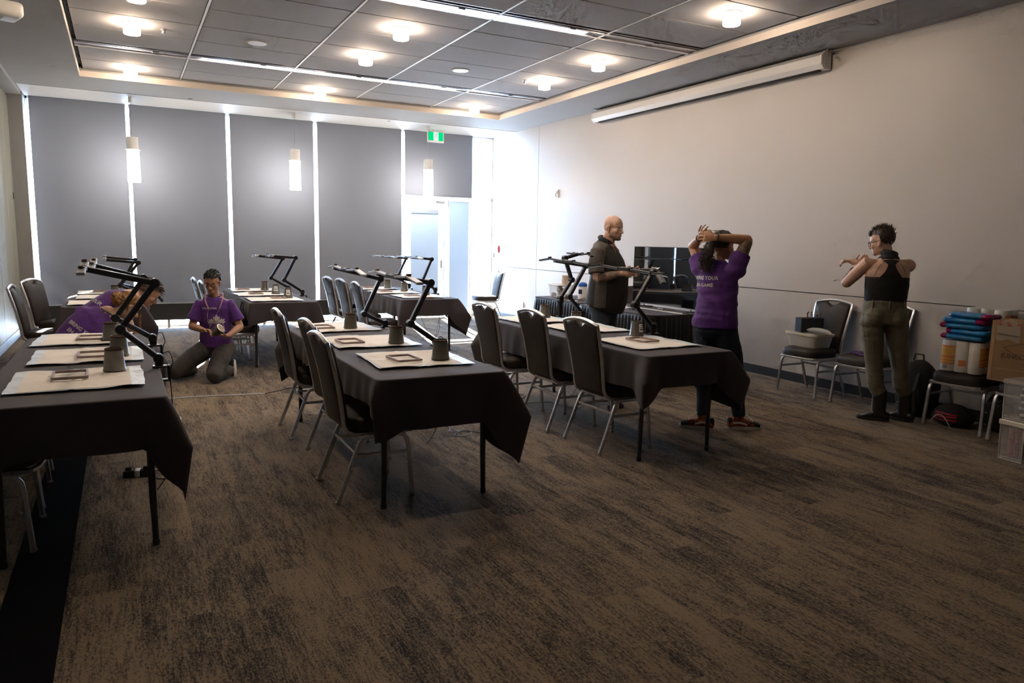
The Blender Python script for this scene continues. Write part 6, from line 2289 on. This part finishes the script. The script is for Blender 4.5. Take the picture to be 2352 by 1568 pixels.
chest('controller_outline', poly_mesh('o', outline(pad_)), (.02, .580), None, .0068)
chest('round_emblem', poly_mesh('o', outline([(.019 * math.cos(k * PI / 8), -.012 + .019 * math.sin(k * PI / 8)) for k in range(16)], .0022) + outline([(.010 * math.cos(k * PI / 3), -.012 + .010 * math.sin(k * PI / 3)) for k in range(6)], .0018)), (.02, .575), None, .0072)
chest('emblem_lettering', text_mesh('GCC', .036, 0, bold=.0012), (.02, .592), None, .0080)
chest('chest_lettering', text_mesh('VOLUNTEER', .026, 0, bold=.0006), (-.045, .745))
mb = MB()
limb(mb, [(-.10, 0, .30), (-.085, 0, .37)], [(.175, .14), (.170, .145)], n=22)
for h_, k_, a_ in ((hipL, knL, anL), (hipR, knR, anR)):
    limb(mb, [h_, h_ + (k_ - h_) * .5 + V((0, 0, .015)), k_], [.105, .098, .078], up=(0, 0, 1))
    limb(mb, [k_ + V((0, 0, .0)), (k_ + a_) / 2, a_ + V((0, 0, -.015))], [(.075, .078), .068, .052], up=(0, 0, 1))
blob(mb, 'jeans', M['jeans_grey'], p, .0095, 2, (.006, 8, 12), 10)
shoe(p, (-.045, .185, .10), (.25, .02, -1), 'sneaker', M['black_cloth'], M['sole'], up=(.25, -.97, .05), lace=M['label'], length=.19)
shoe(p, (-.30, -.27, .11), (-.15, 0, -1), 'sneaker', M['black_cloth'], M['sole'], up=(1, 0, -.1), length=.19)
mb = MB()
mb.tube(rolled([(-.06, -.070, .905), (.02, -.088, .890), (.088, -.078, .825), (.135, -.050, .755)]), .0025, 5, .0065, up=(1, 0, 0))
mb.tube(rolled([(-.06, .070, .905), (.02, .088, .890), (.088, .078, .825), (.135, .054, .755)]), .0025, 5, .0065, up=(1, 0, 0))
mb.build('lanyard_top', M['lanyard_pink'], p)
mb = MB()
mb.tube(rolled([(.137, -.050, .752), (.146, -.062, .69), (.150, -.058, .61), (.160, -.030, .575)]), .0025, 5, .008, up=(1, 0, 0))
mb.tube(rolled([(.137, .054, .752), (.148, .028, .70), (.152, -.008, .63), (.160, -.030, .575)]), .0025, 5, .008, up=(1, 0, 0))
mb.build('lanyard_cord', M['lanyard_dark'], p)
hp_ = empty('held_pot', (0, 0, 0), 0, 'dark grey pot held tilted in the kneeling man hands', 'pot')
mk = Matrix.Translation((.83, 8.22, 0)) @ Matrix.Rotation(R(-100), 4, 'Z') @ Matrix.Translation((.315, .045, .545)) @ Matrix.Rotation(R(-48), 4, 'X') @ Matrix.Rotation(R(22), 4, 'Y') @ Matrix.Diagonal((.86, .86, .86, 1))
b = MB().lathe([(.040, -.055), (.043, -.050), (.054, .050), (.057, .055), (.050, .055)], n=24, cap=False)
bmesh.ops.transform(b.bm, matrix=mk, verts=b.bm.verts)
b.build('body', M['cup'], hp_, smooth=40)
b = MB().lathe([(.050, .052), (.049, .050)], n=24)
bmesh.ops.transform(b.bm, matrix=mk, verts=b.bm.verts)
b.build('inside', mat('tan_pot_inside', (0.33, 0.24, 0.18), 0.6, var=0.1), hp_)

# ---------------------------------------------------------------- 5. bending woman with the braided bun
def crouch(x, y, deg, lb, spine, headm, hair, shoulders, s=1.0, skin='skin'):
    F = Fig(x, y, deg, lb)
    p = F.o
    mb = MB()
    head_shape(mb, headm, spine[-1], s, .95, 1.0, .052)
    limb(mb, spine, [(.13, .10), (.13, .09), (.13, .09), (.10, .07)], up=(0, 0, 1) if False else (1, 0, 0))
    arms = {q: [V(x_) for x_ in shoulders[q]] for q in (-1, 1)}
    nk_ = V(spine[2]) * .4 + V(spine[3]) * .6
    for q in (-1, 1):
        a, b_, c = arms[q]
        limb(mb, [(a + nk_) / 2, a, (a + b_) / 2, b_], [.05, .052, .044, .037])
        limb(mb, [b_, (b_ + c) / 2, c], [.038, .034, .025], up=(0, 1, 0))
        hand(mb, c, (.5, -q * .3, -.6), (-.5, 0, -.4), (.4, -q, .2), .6, .95)
    for q in (-1, 1):
        h_, k_, a_ = V((0, q * .09, spine[0][2])), V((.36, q * .13, .08)), V((-.06, q * .14, .07))
        limb(mb, [h_, k_], [.07, .045])
        limb(mb, [k_, a_], [.045, .033])
    blob(mb, 'body', M[skin], p, .0054, 3)
    mb = MB()
    sp = [V(q) for q in spine]
    limb(mb, [sp[0] + V((-.02, 0, -.06)), sp[0], (sp[0] + sp[1]) / 2 + V((-.01, 0, .01)), sp[1], (sp[1] + sp[2]) / 2, sp[2], (sp[2] + sp[3]) / 2, sp[3]],
         [(.175, .135), (.172, .132), (.165, .122), (.168, .118), (.178, .112), (.170, .100), (.125, .082), (.070, .062)], dome=(True, False), n=24)
    for q in (-1, 1):
        a, b_, c = arms[q]
        limb(mb, [a * .6 + nk_ * .4, a, a + (b_ - a) * .62], [.068, .070, .070], dome=(True, False))
    shirt = blob(mb, 'shirt', M['purple'], p, .009, 2, (.006, 6, 6), x * 3 + 2)
    mb = MB()
    limb(mb, [(-.02, 0, spine[0][2] - .08), (0, 0, spine[0][2])], [(.165, .13), (.17, .135)], n=20)
    for q in (-1, 1):
        h_, k_, a_ = V((0, q * .09, spine[0][2])), V((.36, q * .13, .085)), V((-.06, q * .14, .07))
        limb(mb, [h_, (h_ + k_) / 2, k_], [.10, .09, .07])
        limb(mb, [k_, (k_ + a_) / 2, a_], [.068, .06, .045])
    blob(mb, 'trousers', M['black_cloth'], p, .010, 2, (.004, 8, 8), 3)
    for q in (-1, 1):
        shoe(p, (-.10, q * .14, .11), (-.15, 0, -1), 'shoe', M['black_cloth'], M['black_rubber'], up=(1, 0, -.1), length=.19)
    return F, shirt


spn = [(0, 0, .38), (.06, -.09, .62), (.15, -.215, .765), (.205, -.325, .815)]
H = HM((.255, -.435, .885), R(-52), R(38))
F, shirt = crouch(-.48, 6.93, 68, 'blond woman with braided bun in purple shirt bending behind the left front table', spn, H, None,
                  {1: ((.165, -.112, .842), (.34, -.20, .68), (.42, -.36, .50)), -1: ((.16, -.35, .665), (.34, -.42, .54), (.44, -.48, .42))}, .95, 'skin')
p = F.o
face_parts(H, p, .95, M['hair_brown'], True)
hair_cap(H, lambda d: (d.z > .10 + .4 * max(0, d.x)) or (d.x < .10 and d.z > -.62), M['hair_blond'], p, .95, .012, .007, 70, 'hair')
mb = MB()
rnd = random.Random(12)
bc = H @ V((-.105, 0, .015))
for k in range(30):
    ax = V((rnd.uniform(-1, 1), rnd.uniform(-1, 1), rnd.uniform(-1, 1))).normalized()
    s1 = ax.cross(V((.3, .2, 1))).normalized()
    s2 = ax.cross(s1)
    r_ = rnd.uniform(.036, .050)
    ph_ = rnd.uniform(0, 6)
    pts = [bc + (s1 * math.cos(ph_ + q * .36) * r_ + s2 * math.sin(ph_ + q * .36) * r_ * 1.15) for q in range(10)]
    mb.tube(pts, [.004, .008, .010, .011, .011, .011, .011, .010, .008, .004], 6)
mb.ball(bc[:], .040, (1, 1, 1), 14, 10)
mb.build('braided_bun', M['hair_blond'], p)
mb = MB()
for k in range(12):
    a = H @ V((.06 + rnd.uniform(-.01, .01), -.062 + rnd.uniform(-.006, .006), .03))
    mb.tube(rolled([a, a + V((.03, .0, -.05)), a + V((.02 + rnd.uniform(-.01, .01), 0, -.12)), a + V((.03 + rnd.uniform(-.015, .015), .01, -.19 - rnd.uniform(0, .03)))], 4), [.0028] * 12 + [.001], 4)
mb.build('loose_strand', M['hair_blond'], p)
mb = MB()
mb.tube(rolled([(.27, -.36, .745), (.185, -.40, .760), (.135, -.345, .835), (.150, -.265, .880), (.22, -.27, .865), (.28, -.30, .80)]), .003, 6, .010, up=(-1, 0, 0))
mb.tube(rolled([(.27, -.36, .745), (.31, -.38, .66), (.33, -.40, .56)]), .003, 6, .009, up=(-1, 0, 0))
mb.build('lanyard', M['lanyard_dark'], p)
# lettering on the bent back, reading down from the shoulders
yv = (V((.12, -.22, .77)) - V((.02, -.05, .56))).normalized()
xv = V((.0, -.74, -.56)).normalized()
xv = (xv - yv * xv.dot(yv)).normalized()
nv = -(xv.cross(yv))
for body_, q, sz in (('BRING YOUR', .165, .044), ('EH-GAME', .110, .044)):
    me = subdivided(text_mesh(body_, sz, 0, bold=.0012), 2, .012)
    o_ = V((.02, -.05, .56)) + yv * q - nv * .3
    project_print('back_lettering', me, shirt, basis(o_, xv, yv), nv, M['print_white'], shirt)

# ---------------------------------------------------------------- 6. dark haired person bending behind her
spn2 = [(0, 0, .46), (.12, 0, .74), (.32, 0, .885), (.475, 0, .915)]
H = HM((.615, 0, .935), R(-12), R(42))
F, shirt = crouch(-.40, 7.72, 14, 'dark haired person in purple shirt bending behind the blond woman', spn2, H, None, {1: ((.33, .17, .87), (.40, .20, .64), (.52, .10, .48)), -1: ((.33, -.17, .87), (.40, -.20, .64), (.52, -.10, .48))}, .97, 'skin')
p = F.o
face_parts(H, p, .97, M['hair_dark'], True)
hair_cap(H, lambda d: (d.z > .18 + .3 * max(0, d.x)) or (d.x < .0 and d.z > -.6), M['hair_brown'], p, .97, .012, .008, 60, 'hair', seed=6)
mb = MB()
for k in range(70):
    an, el_ = rnd.uniform(-PI, PI), rnd.uniform(.2, 1.4)
    d = V((math.cos(an) * math.cos(el_), math.sin(an) * math.cos(el_), math.sin(el_)))
    a = H @ V((d.x * .108 - .012, d.y * .088, d.z * .099 + .042))
    q = H.to_3x3() @ (d + V((.5, rnd.uniform(-.6, .6), 0)))
    mb.tube([a, a + q.normalized() * .02, a + q.normalized() * .034 + V((0, 0, -.01))], [.006, .005, .001], 5)
mb.build('hair_tufts', M['hair_brown'], p)
b = MB()
b.grid(lambda u, v: H @ V((.095 + .05 * u, (v - .5) * .12 * (1 - .3 * u), .055 - .01 * u - .025 * (2 * v - 1) ** 2)), 6, 10)
b.build('cap_peak', M['black_cloth'], p, smooth=60, solid=.004)
for body_, q, sz in (('BRING YOUR', .19, .050),):
    yv = (V((.34, 0, .95)) - V((.04, 0, .66))).normalized()
    nv = V((yv.z, 0, -yv.x))
    me = subdivided(text_mesh(body_, sz, 0, bold=.0012), 2, .012)
    project_print('back_lettering', me, shirt, basis(V((.04, 0, .66)) + yv * (q + .03) - nv * .3, (0, -1, 0), yv), nv, M['print_white'], shirt)

bpy.data.scenes.remove(TMP)
